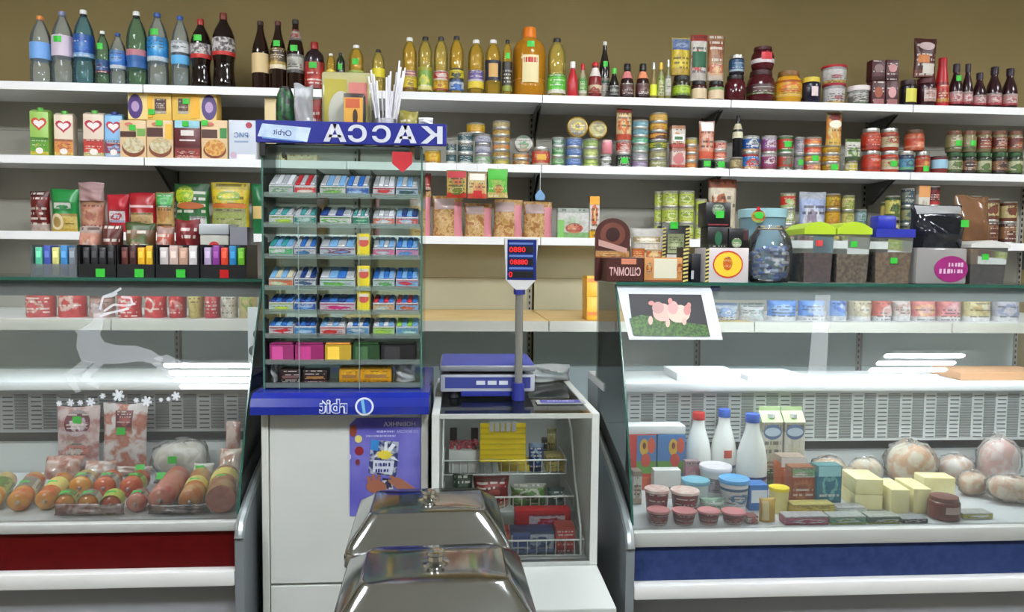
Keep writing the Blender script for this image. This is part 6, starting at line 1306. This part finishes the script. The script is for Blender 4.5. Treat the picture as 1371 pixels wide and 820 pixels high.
# ================================================================== GOODS IN THE SAUSAGE CASE
LZS = ZS_L-.016
def sausage(lab, p0, p1, d, cols, label=None, st=True, cut=False, z0=0, grp='wrapped sausages in the case', zend=0):
    """p0 front end pixel base, p1 rear end pixel base on the deck; d diameter px"""
    a = on_z(*p0, LZS); b = on_z(*p1, LZS); a.y = max(a.y, 2.2); b.y = max(b.y, 2.2); r = d*.88*a.y/FPX/2
    v = Vector((b.x-a.x, b.y-a.y, zend)); L = v.length; t = T('sausage', lab, 'sausage', ((a.x+b.x)/2, (a.y+b.y)/2, LZS+.0022+z0), grp)
    q = Vector((0,0,1)).rotation_difference(v.normalized()); M = Matrix.Translation((0, 0, r+zend/2)) @ q.to_matrix().to_4x4() @ Matrix.Translation((0,0,-L/2))
    e = r*.5
    prof = ([(0,0),(r*.35,0),(r*.8,e*.35),(r,e)] if not cut else [(0,0),(r*.97,0),(r,.003)]) + [(r,L-e),(r*.8,L-e*.35),(r*.35,L),(0,L)]
    MB().lathe(prof, 20).xf(M).obj('casing', pr(*cols, s=14, rough=.25), t, 50)
    if not cut: MB().lathe([(0,-.010),(r*.12,-.010),(r*.2,0),(0,.001)], 10).xf(M).obj('end_clip', TIN, t, True)
    else: MB().lathe([(0,-.001),(r*.93,-.001),(r*.93,0),(0,0)], 20).xf(M).obj('cut_face', mottled((200,130,116), (212,150,136), 60, .4), t)
    if label:
        for k, (u0, u1, c) in enumerate(label): MB().lathe([(r,L*u0),(r+.001,L*u0),(r+.001,L*u1),(r,L*u1)], 20).xf(M).obj('label_band', c, t, 50)
    if st:
        s = rbox(-.013, .013, -.010, .010, r+.001, r+.0025, .0005, 1); s.xf(Matrix.Translation((0,0,r+zend/2)) @ Matrix.Rotation(.5, 4, 'X')); s.obj('price_sticker', GREEN, t)
    return t
ORG = ((226,140,60),(230,170,90),(214,110,50)); PNKS = ((226,130,110),(214,110,96),(232,160,140)); YO = ((230,180,80),(226,150,60),(236,206,130)); REDO = ((206,80,50),(220,120,80),(190,60,44))
YLB = mt((226,206,110), .4); WLB = pr((226,222,210),(200,190,170),(150,60,50)); GLB = pr((200,214,120),(150,180,80),(230,226,190))
sausage('orange sausage with yellow label at the left photo edge', (60,686), (86,656), 30, ORG, [(.3,.7,YLB)])
sausage('yellow topped sausage, second in the rear row', (106,669), (118,654), 31, YO, [(.2,.6,WLB)])
sausage('orange red sausage with white label, third in the rear row', (138,669), (152,654), 31, REDO, [(.2,.6,WLB)])
sausage('red orange sausage, fourth in the rear row', (172,670), (190,654), 31, REDO, [(.3,.6,GLB)])
sausage('small green-labelled sausage in the front row, left', (86,690), (94,679), 29, ORG, [(.1,.8,GLB)])
sausage('small white-labelled sausage in the front row, middle', (117,690), (124,679), 29, ORG, [(.1,.8,WLB)])
sausage('small lime-labelled sausage in the front row', (148,691), (155,679), 30, REDO, [(.0,.8,mt((200,206,80), .4))])
sausage('short pink sausage with white label', (181,689), (190,677), 28, PNKS, [(.3,.7,WLB)])
sausage('thick pink sausage lying diagonally', (214,688), (240,652), 37, PNKS, None, False)
sausage('orange wrapped sausage right of the thick pink one', (254,688), (270,652), 34, ((226,160,90),(220,140,80),(236,190,130)), [(.4,.6,YLB)])
sausage('thick bologna with cut face at the case end', (295,690), (303,656), 44, ((206,150,100),(190,130,90),(220,180,140)), [(.5,.8,YLB)], True, True)
VP = 'vacuum packs in the sausage case'
def vpack(lab, x0, x1, yt, Y, D, cols, tilt, z=0, st=(), bands=(), wob=.12):
    t, _ = bag('vacuum_pack', lab, 'pack', x0, x1, yt, Row(LZS+.003+z, Y), D, pr(*cols, s=26, rough=.2), bands, st, group=VP, wob=wob, stand=False, tilt=tilt); return t
PKF = ((206,170,166),(190,140,136),(226,206,204)); FLB = gl((240,240,244), .35, 1.5, .1)
vpack('vacuum pack of ham with house-shaped label, leaning upright at rear', 72, 130, 546, 2.57, .03, PKF, -.08, .02, [(.5,.8)], [(.55,.95,.2,.8,pr((120,50,70),(220,200,206)),'e'), (.2,.45,.2,.8,pr((226,150,140),(226,214,206)),'e')])
vpack('vacuum pack of sliced sausage leaning right of the ham', 134, 194, 542, 2.57, .03, ((226,206,200),(190,120,100),(232,224,222)), -.08, .02, [(.45,.6)], [(.6,.9,.3,.7,pr((110,40,50),(170,90,90)))])
vpack('pale striped bacon pack lying at the left', 52, 102, 612, 2.47, .05, ((214,170,156),(226,200,190),(190,130,116)), -.5, .02)
vpack('pale pack lying below the leaning packs', 106, 148, 618, 2.47, .045, ((222,200,190),(200,150,130),(230,220,214)), -.6, .02)
t = lump('wrapped_cheese', 'white plastic bag of cheese with twisted corners', 'bag', 244, 606, 64, 56, 2.59, ((226,222,206),(206,196,180),(236,234,226)), 21, True, LZS)
MB().box(-.014,.014,-.09,-.088,.07,.094).obj('price_sticker', GREEN, t)
vpack('flat pack of sliced meat at the right end', 288, 318, 602, 2.47, .04, ((222,196,176),(206,160,140),(232,220,206)), -.5, .02)
vpack('upright pack of pale meat beside the end glass', 300, 320, 566, 2.58, .03, ((206,170,156),(226,206,196),(190,140,130)), -.1, .04)
vpack('greyish pack between the sausages', 204, 232, 636, 2.46, .03, ((150,140,136),(190,180,176),(110,90,86)), -.6, .01, [(.4,.6)])
vpack('dark sausage pack lying along the front, left', 70, 166, 676, 2.19, .025, ((96,50,46),(130,80,74),(190,170,166)), 0)
vpack('dark grey sausage pack lying along the front, right', 196, 282, 677, 2.19, .025, ((110,96,90),(150,130,120),(80,66,62)), 0)
sausage('orange sausage beyond the left photo edge', (24,688), (48,656), 31, ORG, [(.3,.7,WLB)])
sausage('yellow sausage beyond the left photo edge', (-14,688), (10,656), 31, YO, [(.3,.7,GLB)])
vpack('white film pack with green sticker between the bag and sausages', 152, 200, 626, 2.47, .04, ((226,214,206),(206,180,170),(236,230,226)), -.5, .03, [(.75,.6)])
vpack('small clear topped pack right of the cheese bag', 256, 284, 622, 2.46, .035, ((222,214,200),(200,180,150),(232,228,220)), -.4, .03, [(.4,.5)])
